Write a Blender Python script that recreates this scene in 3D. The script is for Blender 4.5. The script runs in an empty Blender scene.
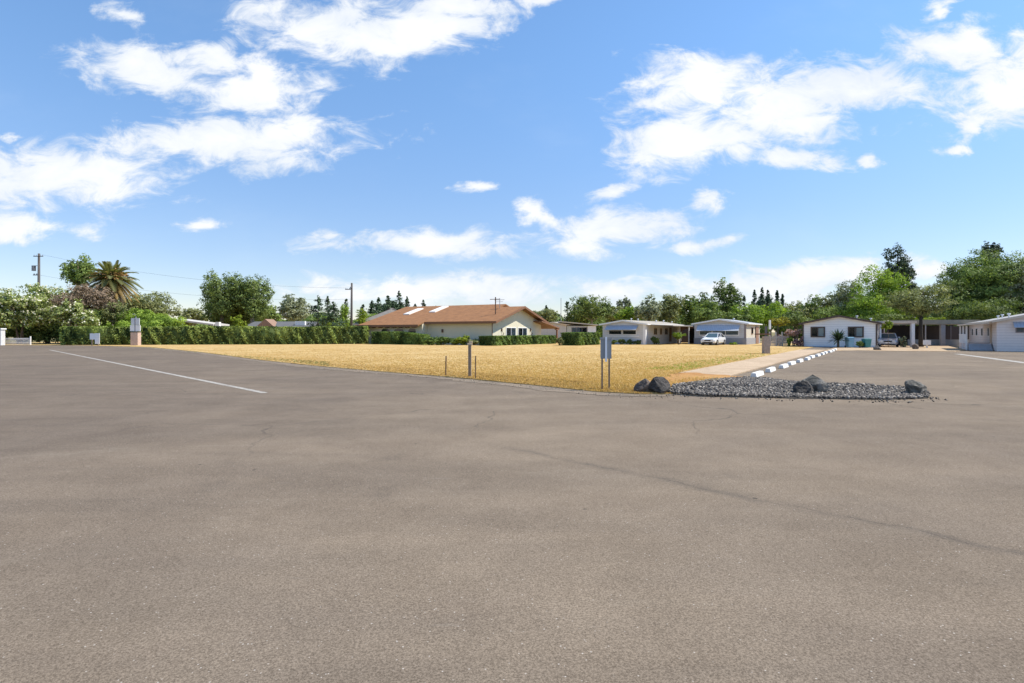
import bpy, math, random
import numpy as np
from mathutils import Vector, Matrix

# ------------------------------------------------------------------ camera, sky, sun, exposure
sc = bpy.context.scene
COL = sc.collection
FL = 569.0; EYE = 1.6; HY = 332.0; CX = 512.0
cam = bpy.data.cameras.new('camera'); camo = bpy.data.objects.new('camera', cam); COL.objects.link(camo)
camo.location = (0, 0, EYE); camo.rotation_euler = (math.radians(90), 0, 0)
cam.sensor_width = 36; cam.lens = 36 * FL / 1024; cam.shift_y = -(341.5 - HY) / 1024
cam.clip_start = 0.1; cam.clip_end = 6000
sc.camera = camo
SUN_EL, SUN_AZ = math.radians(54), math.radians(88)
sunv = Vector((math.sin(SUN_AZ) * math.cos(SUN_EL), math.cos(SUN_AZ) * math.cos(SUN_EL), math.sin(SUN_EL)))
sl = bpy.data.lights.new('sun', 'SUN'); sl.energy = 4.1; sl.angle = math.radians(0.5); sl.color = (1, .93, .82)
so = bpy.data.objects.new('sun', sl); COL.objects.link(so); so.rotation_euler = sunv.to_track_quat('Z', 'Y').to_euler()
so.location = (60, 20, 80)
sc.view_settings.view_transform = 'Standard'; sc.view_settings.look = 'None'
sc.view_settings.gamma = 1; sc.view_settings.exposure = 0.68; sc.view_settings.use_curve_mapping = False
sc.render.engine = 'CYCLES'
SKY_STRENGTH = 0.125

class NT:
    """tiny node-tree writer"""
    def __init__(s, nt): s.nt = nt; nt.nodes.clear()
    def n(s, t, inp=None, **kw):
        x = s.nt.nodes.new(t)
        for k, v in kw.items(): setattr(x, k, v)
        for k, v in (inp or {}).items(): s.set(x.inputs[k], v)
        return x
    def set(s, sock, v):
        if isinstance(v, bpy.types.NodeSocket): s.nt.links.new(v, sock)
        elif isinstance(v, bpy.types.Node): s.nt.links.new(v.outputs[0], sock)
        else: sock.default_value = v
    def math(s, op, a, b=0.0, c=None, clamp=False):
        i = {0: a, 1: b}
        if c is not None: i[2] = c
        return s.n('ShaderNodeMath', i, operation=op, use_clamp=clamp).outputs[0]
    def mix(s, f, a, b, mode='MIX'):
        x = s.nt.nodes.new('ShaderNodeMix'); x.data_type = 'RGBA'; x.blend_type = mode
        s.set(x.inputs[0], f); s.set(x.inputs[6], a); s.set(x.inputs[7], b)
        return x.outputs[2]
    def noise(s, vec, scale, detail=4, rough=.55, dist=0.0):
        x = s.n('ShaderNodeTexNoise', {'Scale': scale, 'Detail': detail, 'Roughness': rough, 'Distortion': dist})
        if vec is not None: s.set(x.inputs['Vector'], vec)
        return x.outputs[0]
    def step(s, v, lo, hi, a=0.0, b=1.0):
        return s.n('ShaderNodeMapRange', {0: v, 1: lo, 2: hi, 3: a, 4: b}, interpolation_type='SMOOTHSTEP').outputs[0]

def rgb(r, g, b): return (r, g, b, 1)

def make_world():
    w = bpy.data.worlds.new('World'); sc.world = w; w.use_nodes = True
    T = NT(w.node_tree)
    sky = T.n('ShaderNodeTexSky', sky_type='NISHITA', sun_disc=False, sun_elevation=SUN_EL, sun_rotation=SUN_AZ,
              air_density=1.0, dust_density=0.1, ozone_density=2.0, altitude=100)
    d = T.n('ShaderNodeTexCoord').outputs['Generated']
    sp = T.n('ShaderNodeSeparateXYZ', {0: d})
    y = T.math('MAXIMUM', sp.outputs[1], 0.02)
    a = T.math('DIVIDE', sp.outputs[0], y); b = T.math('DIVIDE', sp.outputs[2], y)
    p = T.n('ShaderNodeCombineXYZ', {0: a, 1: b, 2: 0.0}).outputs[0]
    # ragged edges: bend the coordinates before asking how far they are from each cloud
    ps = T.n('ShaderNodeVectorMath', {0: p, 1: (1.0, 1.9, 1.0)}, operation='MULTIPLY').outputs[0]
    nz = T.n('ShaderNodeTexNoise', {'Vector': ps, 'Scale': 5.5, 'Detail': 8, 'Roughness': .58})
    off = T.n('ShaderNodeVectorMath', {0: nz.outputs['Color'], 1: (.5, .5, .5)}, operation='SUBTRACT').outputs[0]
    off = T.n('ShaderNodeVectorMath', {0: off, 1: (.20, .08, 0)}, operation='MULTIPLY').outputs[0]
    pd = T.n('ShaderNodeVectorMath', {0: p, 1: off}, operation='ADD').outputs[0]
    clouds = [(50,172,135,38,0,1),(15,222,75,17,-10,1),(230,140,150,30,3,1),(150,72,80,30,-12,.9),(262,88,72,34,0,1),
        (330,28,95,36,0,1),(415,30,90,36,12,1),(455,5,80,16,0,.8),(110,18,22,10,0,.55),(215,62,40,20,20,.6),
        (425,244,105,17,0,1),(482,188,24,9,0,.8),(612,230,88,25,4,1),(533,213,24,16,-30,1),(705,243,46,10,6,.95),
        (612,190,36,9,15,.6),(706,200,16,12,-30,.5),(470,291,120,17,0,1),(790,284,130,21,4,1),(865,277,60,20,0,.9),(925,273,34,12,0,1),
        (620,292,60,11,0,.7),(700,82,85,36,4,1),(690,135,90,38,8,1),(780,105,100,44,0,1),(860,85,90,30,0,1),(790,155,60,14,0,.9),
        (960,48,75,27,0,1),(1005,88,75,45,15,1),(975,124,26,10,15,.9),(882,160,14,6,0,.5),(950,153,16,7,0,.6),
        (540,4,26,7,0,.8),(940,14,14,12,0,.6),(10,132,10,8,0,.5),(200,222,24,7,0,.3),(330,235,14,8,0,.3),
        (720,290,60,20,0,.8),(340,290,60,14,0,.3),(1100,60,90,60,0,1),(-60,180,80,40,0,1)]
    field = None
    for (cx, cy, rx, ry, rot, st) in clouds:
        m = T.n('ShaderNodeMapping', {'Vector': pd, 'Location': ((cx-CX)/FL, (HY-cy)/FL, 0),
                 'Rotation': (0, 0, math.radians(rot)), 'Scale': (rx/FL, ry/FL, 1)}, vector_type='TEXTURE')
        l = T.n('ShaderNodeVectorMath', {0: m.outputs[0]}, operation='LENGTH').outputs['Value']
        v = T.math('MULTIPLY_ADD', T.math('MINIMUM', l, 3.0), -1.0*(.5+.5*st), 1.0*(.55+.45*st))
        field = v if field is None else T.math('SMOOTH_MAX', field, v, .12)
    fine = T.noise(ps, 12, 10, .66, .5)
    f = T.math('ADD', field, T.math('MULTIPLY', T.math('SUBTRACT', fine, .5), 2.5))
    dens = T.step(f, -.16, .62)
    front = T.step(sp.outputs[1], 0.02, .12)
    dens = T.math('MULTIPLY', dens, front)
    dens = T.math('MULTIPLY', dens, T.step(sp.outputs[2], -.01, .03))
    shade = T.noise(ps, 4.0, 5, .5)
    shade = T.step(T.math('ADD', T.math('MULTIPLY', f, .3), shade), .38, .95)
    ccol = T.mix(shade, rgb(4.1, 4.45, 4.9), rgb(5.4, 5.42, 5.5))
    # thin high veil that pales the blue unevenly
    veil = T.step(T.noise(ps, 2.2, 5, .6), .5, .9)
    up = T.step(sp.outputs[2], .0, .5)
    skyc = T.mix(1.0, sky.outputs[0], T.mix(up, rgb(.68, .655, .725), rgb(.84, 1.02, 1.12)), 'MULTIPLY')
    skyc = T.mix(T.math('MULTIPLY', veil, .15), skyc, rgb(4.4, 4.9, 5.5))
    c = T.mix(T.math('MULTIPLY', dens, .96), skyc, ccol)
    bg = T.n('ShaderNodeBackground', {'Color': c, 'Strength': SKY_STRENGTH})
    o = T.n('ShaderNodeOutputWorld'); T.set(o.inputs[0], bg.outputs[0])
make_world()

# ------------------------------------------------------------------ helpers
rnd = random.Random(7)
def G(px, py):                                  # point of the ground seen at a pixel
    D = EYE * FL / (py - HY); return ((px - CX) / FL * D, D)
def X(px, D): return (px - CX) / FL * D
def Z(py, D): return EYE + (HY - py) * D / FL

def tagit(o, label=None, cat=None, group=None, kind=None):
    if label: o['label'] = label
    if cat: o['category'] = cat
    if group: o['group'] = group
    if kind: o['kind'] = kind
    return o
def thing(name, label, cat, loc=(0, 0, 0), rz=0.0, group=None):
    o = bpy.data.objects.new(name, None); COL.objects.link(o); o.empty_display_size = .3
    o.location = loc; o.rotation_euler = (0, 0, rz)
    return tagit(o, label, cat, group)
def copy_thing(root, loc, label, rz=None):
    r = root.copy(); COL.objects.link(r); r.location = loc; r['label'] = label
    if rz is not None: r.rotation_euler = (0, 0, rz)
    for ch in list(root.children):
        c = ch.copy(); COL.objects.link(c); c.parent = r
        for g in list(ch.children):
            d = g.copy(); COL.objects.link(d); d.parent = c
    return r

class MB:
    def __init__(s): s.v = []; s.f = []
    def add(s, vs, fs):
        k = len(s.v); s.v += [tuple(p) for p in vs]; s.f += [tuple(i + k for i in f) for f in fs]; return s
    def box(s, x0, x1, y0, y1, z0, z1, rz=0, org=(0, 0)):
        vs = [(x, y, z) for z in (z0, z1) for (x, y) in ((x0, y0), (x1, y0), (x1, y1), (x0, y1))]
        if rz:
            c, q = math.cos(rz), math.sin(rz)
            vs = [(org[0] + (x-org[0])*c - (y-org[1])*q, org[1] + (x-org[0])*q + (y-org[1])*c, z) for x, y, z in vs]
        return s.add(vs, [(0,3,2,1),(4,5,6,7),(0,1,5,4),(1,2,6,5),(2,3,7,6),(3,0,4,7)])
    def prism(s, poly, axis, a, b):             # poly of 2-D points pushed along an axis
        def P(u, w, t): return {'z': (u, w, t), 'y': (u, t, w), 'x': (t, u, w)}[axis]
        n = len(poly)
        vs = [P(u, w, a) for u, w in poly] + [P(u, w, b) for u, w in poly]
        return s.add(vs, [tuple(range(n))[::-1], tuple(range(n, 2*n))] + [(i, (i+1) % n, (i+1) % n + n, i + n) for i in range(n)])
    def tube(s, pts, rs, n=8, cap=True):
        pts = [Vector(p) for p in pts]
        if not hasattr(rs, '__len__'): rs = [rs]*len(pts)
        k = len(s.v); vs = []
        for i, p in enumerate(pts):
            d = (pts[min(i+1, len(pts)-1)] - pts[max(i-1, 0)]).normalized()
            a = d.orthogonal().normalized() if abs(d.z) < .9 else d.cross(Vector((0, 1, 0))).normalized()
            b = d.cross(a)
            vs += [p + (a*math.cos(t) + b*math.sin(t))*rs[i] for t in [2*math.pi*j/n for j in range(n)]]
        fs = [(i*n+j, i*n+(j+1) % n, (i+1)*n+(j+1) % n, (i+1)*n+j) for i in range(len(pts)-1) for j in range(n)]
        if cap: fs += [tuple(range(n))[::-1], tuple(range((len(pts)-1)*n, len(pts)*n))]
        return s.add(vs, fs)
    def build(s, name, mat, parent=None, smooth=False, bevel=0, **kw):
        me = bpy.data.meshes.new(name); me.from_pydata(s.v, [], s.f); me.materials.append(mat)
        import bmesh
        bm = bmesh.new(); bm.from_mesh(me); bmesh.ops.recalc_face_normals(bm, faces=bm.faces)
        if bevel: bmesh.ops.bevel(bm, geom=list(bm.edges), offset=bevel, segments=2, affect='EDGES', profile=.6, clamp_overlap=True)
        bm.to_mesh(me); bm.free()
        if smooth: me.shade_smooth()
        o = bpy.data.objects.new(name, me); COL.objects.link(o)
        if parent is not None: o.parent = parent
        return tagit(o, **kw)

# ------------------------------------------------------------------ materials
MATS = {}
def mat(name, col, rough=.7, var=.12, scale=3.0, bump=0.0, bscale=30., metal=0.0, stripes=None, spec=.4, coat=0.0, dirt=0.0):
    if name in MATS: return MATS[name]
    m = bpy.data.materials.new(name); m.use_nodes = True; T = NT(m.node_tree)
    oc = T.n('ShaderNodeTexCoord').outputs['Object']
    nz = T.noise(oc, scale, 5, .6)
    c = T.mix(nz, rgb(*[x*(1-var*1.6) for x in col]), rgb(*[min(1, x*(1+var*1.6)) for x in col]))
    if dirt:
        dn = T.step(T.noise(oc, 1.1, 6, .65), .5, .72)
        c = T.mix(T.math('MULTIPLY', dn, dirt), c, rgb(col[0]*.45, col[1]*.4, col[2]*.33))
    h = T.noise(oc, bscale, 3, .6)
    if stripes:                                  # (axis, period in metres, depth)
        ax, per, dep = stripes
        sp = T.n('ShaderNodeSeparateXYZ', {0: oc}); q = sp.outputs['XYZ'.index(ax)]
        fr = T.math('FRACT', T.math('DIVIDE', q, per))
        g = T.math('MULTIPLY', T.step(fr, 0.0, .1), T.step(fr, .9, 1.0, 1.0, .0))
        c = T.mix(g, T.mix(1.0, c, rgb(.72, .72, .74), 'MULTIPLY'), c)
        h = T.math('ADD', T.math('MULTIPLY', h, bump), T.math('MULTIPLY', fr if ax == 'Z' else g, dep)); bump = 1
    p = T.n('ShaderNodeBsdfPrincipled', {'Base Color': c, 'Roughness': rough, 'Metallic': metal, 'Specular IOR Level': spec, 'Coat Weight': coat})
    if bump:
        b = T.n('ShaderNodeBump', {'Height': h, 'Strength': min(1, bump if not stripes else .8), 'Distance': .03}); T.set(p.inputs['Normal'], b.outputs[0])
    o = T.n('ShaderNodeOutputMaterial'); T.set(o.inputs[0], p.outputs[0])
    MATS[name] = m; return m

def leafmat(name, dark, light, trans=.25, scale=.55, hi=None):
    if name in MATS: return MATS[name]
    m = bpy.data.materials.new(name); m.use_nodes = True; T = NT(m.node_tree)
    oc = T.n('ShaderNodeTexCoord').outputs['Object']
    at = T.n('ShaderNodeAttribute', attribute_name='tone').outputs['Fac']
    v = T.math('MULTIPLY_ADD', T.noise(oc, scale, 3, .5), .55, T.math('MULTIPLY', at, .6), clamp=True)
    c = T.mix(T.step(v, .2, .85), rgb(*dark), rgb(*light))
    if hi: c = T.mix(T.step(v, .74, .88), c, rgb(*hi))
    p = T.n('ShaderNodeBsdfPrincipled', {'Base Color': c, 'Roughness': .6, 'Specular IOR Level': .16})
    t = T.n('ShaderNodeBsdfTranslucent', {'Color': T.mix(1.0, c, rgb(1.35, 1.4, .6), 'MULTIPLY')})
    x = T.n('ShaderNodeMixShader', {0: trans, 1: p.outputs[0], 2: t.outputs[0]})
    o = T.n('ShaderNodeOutputMaterial'); T.set(o.inputs[0], x.outputs[0])
    MATS[name] = m; return m

def glassmat():
    m = bpy.data.materials.new('window_glass'); m.use_nodes = True; T = NT(m.node_tree)
    g = T.n('ShaderNodeBsdfGlossy', {'Color': rgb(.5, .53, .57), 'Roughness': .03})
    t = T.n('ShaderNodeBsdfTransparent', {'Color': rgb(.75, .8, .82)})
    fr = T.n('ShaderNodeFresnel', {'IOR': 1.45})
    x = T.n('ShaderNodeMixShader', {0: T.math('MULTIPLY_ADD', fr.outputs[0], .55, .0), 1: t.outputs[0], 2: g.outputs[0]})
    o = T.n('ShaderNodeOutputMaterial'); T.set(o.inputs[0], x.outputs[0]); return m
GLASS = glassmat()
DARK = mat('dark_interior', (.02, .021, .025), .8)
DGLASS = mat('dark_glass', (.025, .03, .04), .08, var=.1, spec=.6)
WHITE = mat('white_paint', (.80, .80, .80), .55, var=.05, bump=.1, dirt=.1)
BARK = mat('bark', (.12, .095, .07), .9, var=.35, scale=6, bump=.8, bscale=18)
PALEBARK = mat('pale_bark', (.26, .23, .19), .85, var=.35, scale=3, bump=.6, bscale=14)
WOODPOLE = mat('weathered_pole_wood', (.10, .088, .08), .9, var=.25, scale=8, bump=.6, bscale=25)
STEEL = mat('galvanised_steel', (.33, .34, .35), .45, metal=.5)
RUST = mat('rusty_steel', (.12, .075, .05), .8, var=.4, scale=12)
TIMBER = mat('grey_timber', (.27, .21, .155), .85, var=.25, scale=9, bump=.5)

# ---- asphalt
def asphalt_mat():
    m = bpy.data.materials.new('asphalt'); m.use_nodes = True; T = NT(m.node_tree)
    g = T.n('ShaderNodeNewGeometry').outputs['Position']; sp = T.n('ShaderNodeSeparateXYZ', {0: g})
    x, y = sp.outputs[0], sp.outputs[1]
    big = T.noise(g, .16, 5, .6, .6); mid = T.noise(g, .9, 6, .68); fine = T.noise(g, 85, 3, .85)
    c = T.mix(T.step(big, .32, .68), rgb(.178, .146, .114), rgb(.216, .176, .133))
    # the road on the left is cooler and darker than the apron on the right
    side = T.step(T.math('ADD', T.math('MULTIPLY_ADD', y, -.35, x), T.math('MULTIPLY', mid, 3.0)), -12.0, 1.0)
    c = T.mix(side, T.mix(1.0, c, rgb(.82, .825, .86), 'MULTIPLY'), c)
    st = T.n('ShaderNodeVectorMath', {0: g, 1: (.30, 1.6, 1)}, operation='MULTIPLY').outputs[0]
    streak = T.noise(st, .55, 5, .6, .4)
    c = T.mix(1.0, c, T.mix(T.step(streak, .3, .72), rgb(.90, .90, .90), rgb(1.07, 1.06, 1.04)), 'MULTIPLY')
    c = T.mix(1.0, c, T.mix(T.step(mid, .28, .74), rgb(.90, .89, .88), rgb(1.08, 1.08, 1.08)), 'MULTIPLY')
    # aggregate: dark pits and pale chips
    c = T.mix(1.0, c, T.mix(T.step(fine, .28, .74), rgb(.54, .53, .52), rgb(1.48, 1.48, 1.48)), 'MULTIPLY')
    vo = T.n('ShaderNodeTexVoronoi', {'Vector': g, 'Scale': 34.0}, feature='F1')
    chip = T.math('MULTIPLY', T.step(vo.outputs['Distance'], .12, .2, 1, 0), T.step(T.noise(g, 21, 1), .56, .66))
    c = T.mix(T.math('MULTIPLY', chip, .85), c, rgb(.46, .42, .37))
    vo2 = T.n('ShaderNodeTexVoronoi', {'Vector': g, 'Scale': 1.15, 'Randomness': 1.0}, feature='F1')
    pit = T.math('MULTIPLY', T.step(T.math('ADD', vo2.outputs['Distance'], T.math('MULTIPLY', T.noise(g, 14, 3), .03)), .030, .052, 1, 0), T.step(T.noise(g, .8, 1), .40, .47))
    c = T.mix(T.math('MULTIPLY', pit, .8), c, rgb(.045, .04, .035))
    oil = T.math('MULTIPLY', T.step(T.noise(g, .55, 5, .62, .8), .60, .72), T.step(T.noise(g, 5.0, 5, .7), .30, .62))
    c = T.mix(T.math('MULTIPLY', oil, .30), c, rgb(.085, .074, .062))
    pale = T.step(T.noise(st, .8, 6, .7, 1.0), .56, .76)
    c = T.mix(T.math('MULTIPLY', pale, .22), c, rgb(.30, .26, .205))
    # wandering crack with a stained band beside it:  y = 7.85 - 1.03 x
    wob = T.math('MULTIPLY', T.math('SUBTRACT', T.noise(g, .8, 6, .65), .5), .75)
    dl = T.math('ADD', T.math('MULTIPLY_ADD', x, 1.03, T.math('SUBTRACT', y, 7.75)), wob)
    ad = T.math('ABSOLUTE', dl)
    band = T.math('MULTIPLY', T.step(ad, .02, .20, 1, 0), T.step(T.noise(g, 1.3, 5, .6), .36, .62))
    rng = T.math('MULTIPLY', T.step(x, -1.2, .6), T.step(x, 4.5, 7.0, 1, 0))
    c = T.mix(T.math('MULTIPLY', T.math('MULTIPLY', band, rng), .42), c, rgb(.085, .075, .065))
    crack = T.math('MULTIPLY', T.step(ad, .004, .014, 1, 0), T.step(T.noise(g, 2.1, 2), .40, .5))
    c = T.mix(T.math('MULTIPLY', T.math('MULTIPLY', crack, rng), .35), c, rgb(.03, .027, .024))
    # net of hairline cracks further out
    wv = T.n('ShaderNodeVectorMath', {0: g, 1: T.n('ShaderNodeTexNoise', {'Vector': g, 'Scale': .7, 'Detail': 5}).outputs['Color']}, operation='ADD').outputs[0]
    ve = T.n('ShaderNodeTexVoronoi', {'Vector': wv, 'Scale': .24}, feature='DISTANCE_TO_EDGE')
    hair = T.math('MULTIPLY', T.step(ve.outputs['Distance'], .0015, .006, 1, 0), T.step(T.noise(g, .35, 3), .46, .58))
    c = T.mix(T.math('MULTIPLY', T.math('MULTIPLY', hair, T.step(y, 6.0, 10.0)), .5), c, rgb(.06, .055, .05))
    # pale scuffs
    sc2 = T.step(T.noise(st, 3.2, 4, .7), .66, .80)
    c = T.mix(T.math('MULTIPLY', sc2, .16), c, rgb(.34, .32, .29))
    h = T.math('ADD', T.math('MULTIPLY', fine, .6), T.math('MULTIPLY', T.noise(g, 170, 2, .7), .4))
    b = T.n('ShaderNodeBump', {'Height': h, 'Strength': .45, 'Distance': .008})
    p = T.n('ShaderNodeBsdfPrincipled', {'Base Color': c, 'Roughness': .95, 'Specular IOR Level': .06, 'Normal': b.outputs[0]})
    o = T.n('ShaderNodeOutputMaterial'); T.set(o.inputs[0], p.outputs[0]); return m

def earth_mat(name, a, b, c3, sc=1.0, green=None, gthr=.62, fine=9.):
    m = bpy.data.materials.new(name); m.use_nodes = True; T = NT(m.node_tree)
    g = T.n('ShaderNodeNewGeometry').outputs['Position']
    n1 = T.noise(g, .28*sc, 6, .65, .5); n2 = T.noise(g, 1.7*sc, 6, .7); n3 = T.noise(g, fine, 4, .8)
    c = T.mix(T.step(n1, .37, .63), rgb(*a), rgb(*b))
    c = T.mix(T.math('MULTIPLY', T.step(n2, .46, .70), .85), c, rgb(*c3))
    if green:
        gg = T.math('MULTIPLY', T.step(T.noise(g, .12, 5, .7, .5), gthr, gthr+.12), T.step(n2, .35, .7))
        c = T.mix(gg, c, rgb(*green))
    c = T.mix(1.0, c, T.mix(n3, rgb(.72, .70, .67), rgb(1.26, 1.28, 1.3)), 'MULTIPLY')
    bp = T.n('ShaderNodeBump', {'Height': T.math('ADD', n3, n2), 'Strength': .7, 'Distance': .05})
    p = T.n('ShaderNodeBsdfPrincipled', {'Base Color': c, 'Roughness': .95, 'Specular IOR Level': .1, 'Normal': bp.outputs[0]})
    o = T.n('ShaderNodeOutputMaterial'); T.set(o.inputs[0], p.outputs[0]); return m

ASPH = asphalt_mat()
DRY = earth_mat('dry_lawn', (.45, .30, .115), (.54, .39, .18), (.33, .20, .08), 1.0, (.30, .27, .09), .64)
SOIL = earth_mat('yard_soil', (.40, .29, .19), (.46, .36, .25), (.34, .22, .11), 1.4, (.2, .2, .08), .66)
DIRT = earth_mat('orange_dirt', (.40, .205, .075), (.45, .26, .10), (.28, .15, .06), 2.0)
CONC = earth_mat('tan_concrete', (.43, .325, .225), (.50, .385, .27), (.36, .27, .18), 1.0)
EARTH = earth_mat('far_earth', (.16, .15, .07), (.24, .20, .10), (.12, .11, .05), .4)
PAINT = None
def paint_mat():
    m = bpy.data.materials.new('worn_road_paint'); m.use_nodes = True; T = NT(m.node_tree)
    g = T.n('ShaderNodeNewGeometry').outputs['Position']
    w = T.math('MULTIPLY', T.step(T.noise(g, 9, 6, .75), .38, .60), T.step(T.noise(g, 1.1, 4, .7), .30, .46))
    c = T.mix(w, rgb(.22, .195, .165), rgb(.44, .42, .37))
    p = T.n('ShaderNodeBsdfPrincipled', {'Base Color': c, 'Roughness': .8})
    o = T.n('ShaderNodeOutputMaterial'); T.set(o.inputs[0], p.outputs[0]); return m
PAINT = paint_mat()

# ------------------------------------------------------------------ ground
def ragged(pts, step=.5, amp=.08, seed=1):
    r = random.Random(seed); out = []
    n = len(pts)
    for i in range(n):
        a, b = Vector(pts[i]), Vector(pts[(i+1) % n]); L = (b-a).length
        if L < 1e-6: continue
        k = max(1, min(int(L/step), 160)); nrm = Vector((-(b-a).y, (b-a).x)).normalized()
        for j in range(k):
            t = j/k; q = a.lerp(b, t)
            if 0 < j: q = q + nrm*r.uniform(-amp, amp)
            out.append((q.x, q.y))
    return out
def sheet(name, pts, z, m, thick=0.0, **kw):
    o = MB()
    if thick: o.prism(pts, 'z', z - thick, z)
    else: o.add([(x, y, z) for x, y in pts], [tuple(range(len(pts)))])
    kw.setdefault('kind', 'structure')
    ob = o.build(name, m, None, **kw)
    if not thick and ob.data.polygons[0].normal.z < 0: ob.data.flip_normals()
    return ob

sheet('ground', [(-2500, -600), (2500, -600), (2500, 3500), (-2500, 3500)], 0.0, EARTH)
sheet('road', [(-140, -40), (140, -40), (140, 62), (40, 62), (20, 78), (-140, 78)], 0.02, ASPH)
# dry lot: edge follows the road, then the gravel bed, then the concrete path
W_ = Vector((.555, .832)); Nl = Vector((-.832, .555)); S0 = Vector((8.8, 20.4))
def along(t, off): q = S0 + W_*t + Nl*off; return (q.x, q.y)
edge = [G(76, 345.6), G(110, 346.3), G(150, 347.6), G(200, 352.5), G(260, 360.5), G(310, 366), G(360, 370.6), G(400, 374), G(445, 377.6),
        G(500, 383), G(550, 388), G(600, 393.2), G(640, 395.3), G(672, 395.4)]
lot = edge + [(5.2, 15.2), (6.3, 18.6), along(-1.0, 2.72), along(12, 2.72), along(31, 2.72), along(60, 2.72), (20, 130), (-60, 130), (-75, 70.5)]
lot = ragged(lot, .35, .045, 3)
sheet('grass_lot', lot, 0.05, DRY, .045)
sheet('path', [along(-1.2, .75), along(34, .75), along(34, 2.72), along(-.4, 2.72)], 0.062, CONC, .05)
sheet('dirt', ragged([G(634, 389), G(655, 382), G(670, 377), G(684, 373.8), G(700, 374.8), G(716, 376.5), G(738, 378.3), G(752, 380.5), G(720, 384), G(690, 388), G(665, 391.5)],   .22, .2, 5), 0.071, DIRT, .04)
yard = ragged([along(31.5, .72), G(856, 350.9), G(900, 351.6), G(955, 351.9), G(966, 350.2), (40.5, 48.9), (60, 60), (70, 95), (40, 95), along(45, .72)], .5, .08, 8)
sheet('soil_yard', yard, 0.047, SOIL, .03)
edin = [(p[0], p[1]) for p in edge]
_r = random.Random(4); dust = edin + [(p[0] - .25 - .25*_r.random(), p[1] - .35 - .5*_r.random()) for p in edin[::-1]]
sheet('road_edge', ragged(dust, .25, .13, 12), 0.0275, earth_mat('dusty_edge', (.20, .165, .128), (.25, .20, .15), (.165, .14, .112), 2.0), 0.0)
def stripe(name, a, b, w, label):
    a, b = Vector(a), Vector(b); n = Vector((-(b-a).y, (b-a).x)).normalized()*w/2
    return sheet(name, [tuple(a-n), tuple(b-n), tuple(b+n), tuple(a+n)], 0.0245, PAINT, label=label)
stripe('road_marking', G(50, 350.2), G(265, 393.8), .16, 'worn white line on the road at left')
stripe('road_marking', G(957, 354.2), (G(1024, 363.2)[0]-2.4, G(1024, 363.2)[1]-5), .45, 'faded white line in front of the right-hand home')

# ------------------------------------------------------------------ leafy mesh writer
rng = np.random.default_rng(11)
def quads_object(name, P, N, S, mat_, tone=None, parent=None, aspect=.6, core=None, **kw):
    n = len(P)
    a = rng.normal(size=(n, 3)); T1 = np.cross(N, a); T1 /= np.linalg.norm(T1, axis=1, keepdims=True) + 1e-9
    T2 = np.cross(N, T1); T2 /= np.linalg.norm(T2, axis=1, keepdims=True) + 1e-9
    s = S[:, None]*.5
    V = np.stack([P - T1*s, P + T2*s*aspect, P + T1*s, P - T2*s*aspect], 1).reshape(-1, 3)
    t = np.full(n, .5) if tone is None else tone
    F = np.arange(4*n).reshape(-1, 4)
    if core is not None:
        cv, cf = core; F = np.vstack([F, np.array(cf) + len(V)]); V = np.vstack([V, np.array(cv)]); t = np.concatenate([t, np.full(len(cf), .15)])
    me = bpy.data.meshes.new(name)
    me.vertices.add(len(V)); me.vertices.foreach_set('co', V.astype(np.float32).ravel())
    me.loops.add(F.size); me.loops.foreach_set('vertex_index', F.astype(np.int32).ravel())
    me.polygons.add(len(F)); me.polygons.foreach_set('loop_start', np.arange(0, F.size, 4, dtype=np.int32))
    me.update(calc_edges=True)
    at = me.attributes.new('tone', 'FLOAT', 'FACE'); at.data.foreach_set('value', t.astype(np.float32))
    me.materials.append(mat_)
    o = bpy.data.objects.new(name, me); COL.objects.link(o)
    if parent is not None: o.parent = parent
    return tagit(o, **kw)
def rdir(n):
    v = rng.normal(size=(n, 3)); return v / np.linalg.norm(v, axis=1, keepdims=True)

LEAF = dict(
    dark=leafmat('leaf_dark', (0.030, 0.056, 0.018), (0.213, 0.275, 0.081)),
    mid=leafmat('leaf_mid', (0.041, 0.074, 0.022), (0.264, 0.347, 0.095)),
    olive=leafmat('leaf_olive', (0.061, 0.081, 0.034), (0.314, 0.334, 0.141)),
    bright=leafmat('leaf_bright', (0.068, 0.124, 0.017), (0.333, 0.454, 0.076), .35),
    lime=leafmat('leaf_lime', (.10, .17, .015), (.32, .38, .05), .35),
    yellow=leafmat('leaf_yellow', (.16, .16, .02), (.42, .38, .06), .3),
    conifer=leafmat('leaf_conifer', (0.022, 0.043, 0.024), (0.116, 0.169, 0.088), .1),
    redwood=leafmat('leaf_redwood', (0.027, 0.046, 0.030), (0.116, 0.156, 0.094), .1),
    hedge=leafmat('leaf_hedge', (0.031, 0.063, 0.017), (0.193, 0.276, 0.067), .2, 1.3),
    oldhedge=leafmat('leaf_old_hedge', (.024, .050, .014), (.31, .38, .10), .2, 1.6),
    oleander=leafmat('leaf_oleander', (.07, .105, .03), (.40, .46, .17), .3, .8),
    brown=leafmat('leaf_brown', (0.095, 0.069, 0.048), (0.333, 0.249, 0.174), .1, 1.0),
    pink=leafmat('leaf_pink', (.20, .12, .10), (.55, .38, .34), .2, 1.5),
    plum=leafmat('leaf_plum', (0.081, 0.047, 0.054), (0.324, 0.194, 0.211), .2, 1.5),
    grey=leafmat('leaf_grey', (0.068, 0.089, 0.057), (0.375, 0.405, 0.254), .2),
    yucca=leafmat('leaf_yucca', (0.041, 0.074, 0.041), (0.178, 0.259, 0.146), .1),
    straw=leafmat('straw', (.44, .28, .105), (.60, .42, .18), .3, 1.2),
)
FLOWER = leafmat('cream_flower', (.55, .50, .36), (.78, .76, .62), .2)
PINKFLOWER = leafmat('pink_flower', (.55, .30, .30), (.75, .52, .50), .2)

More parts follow.
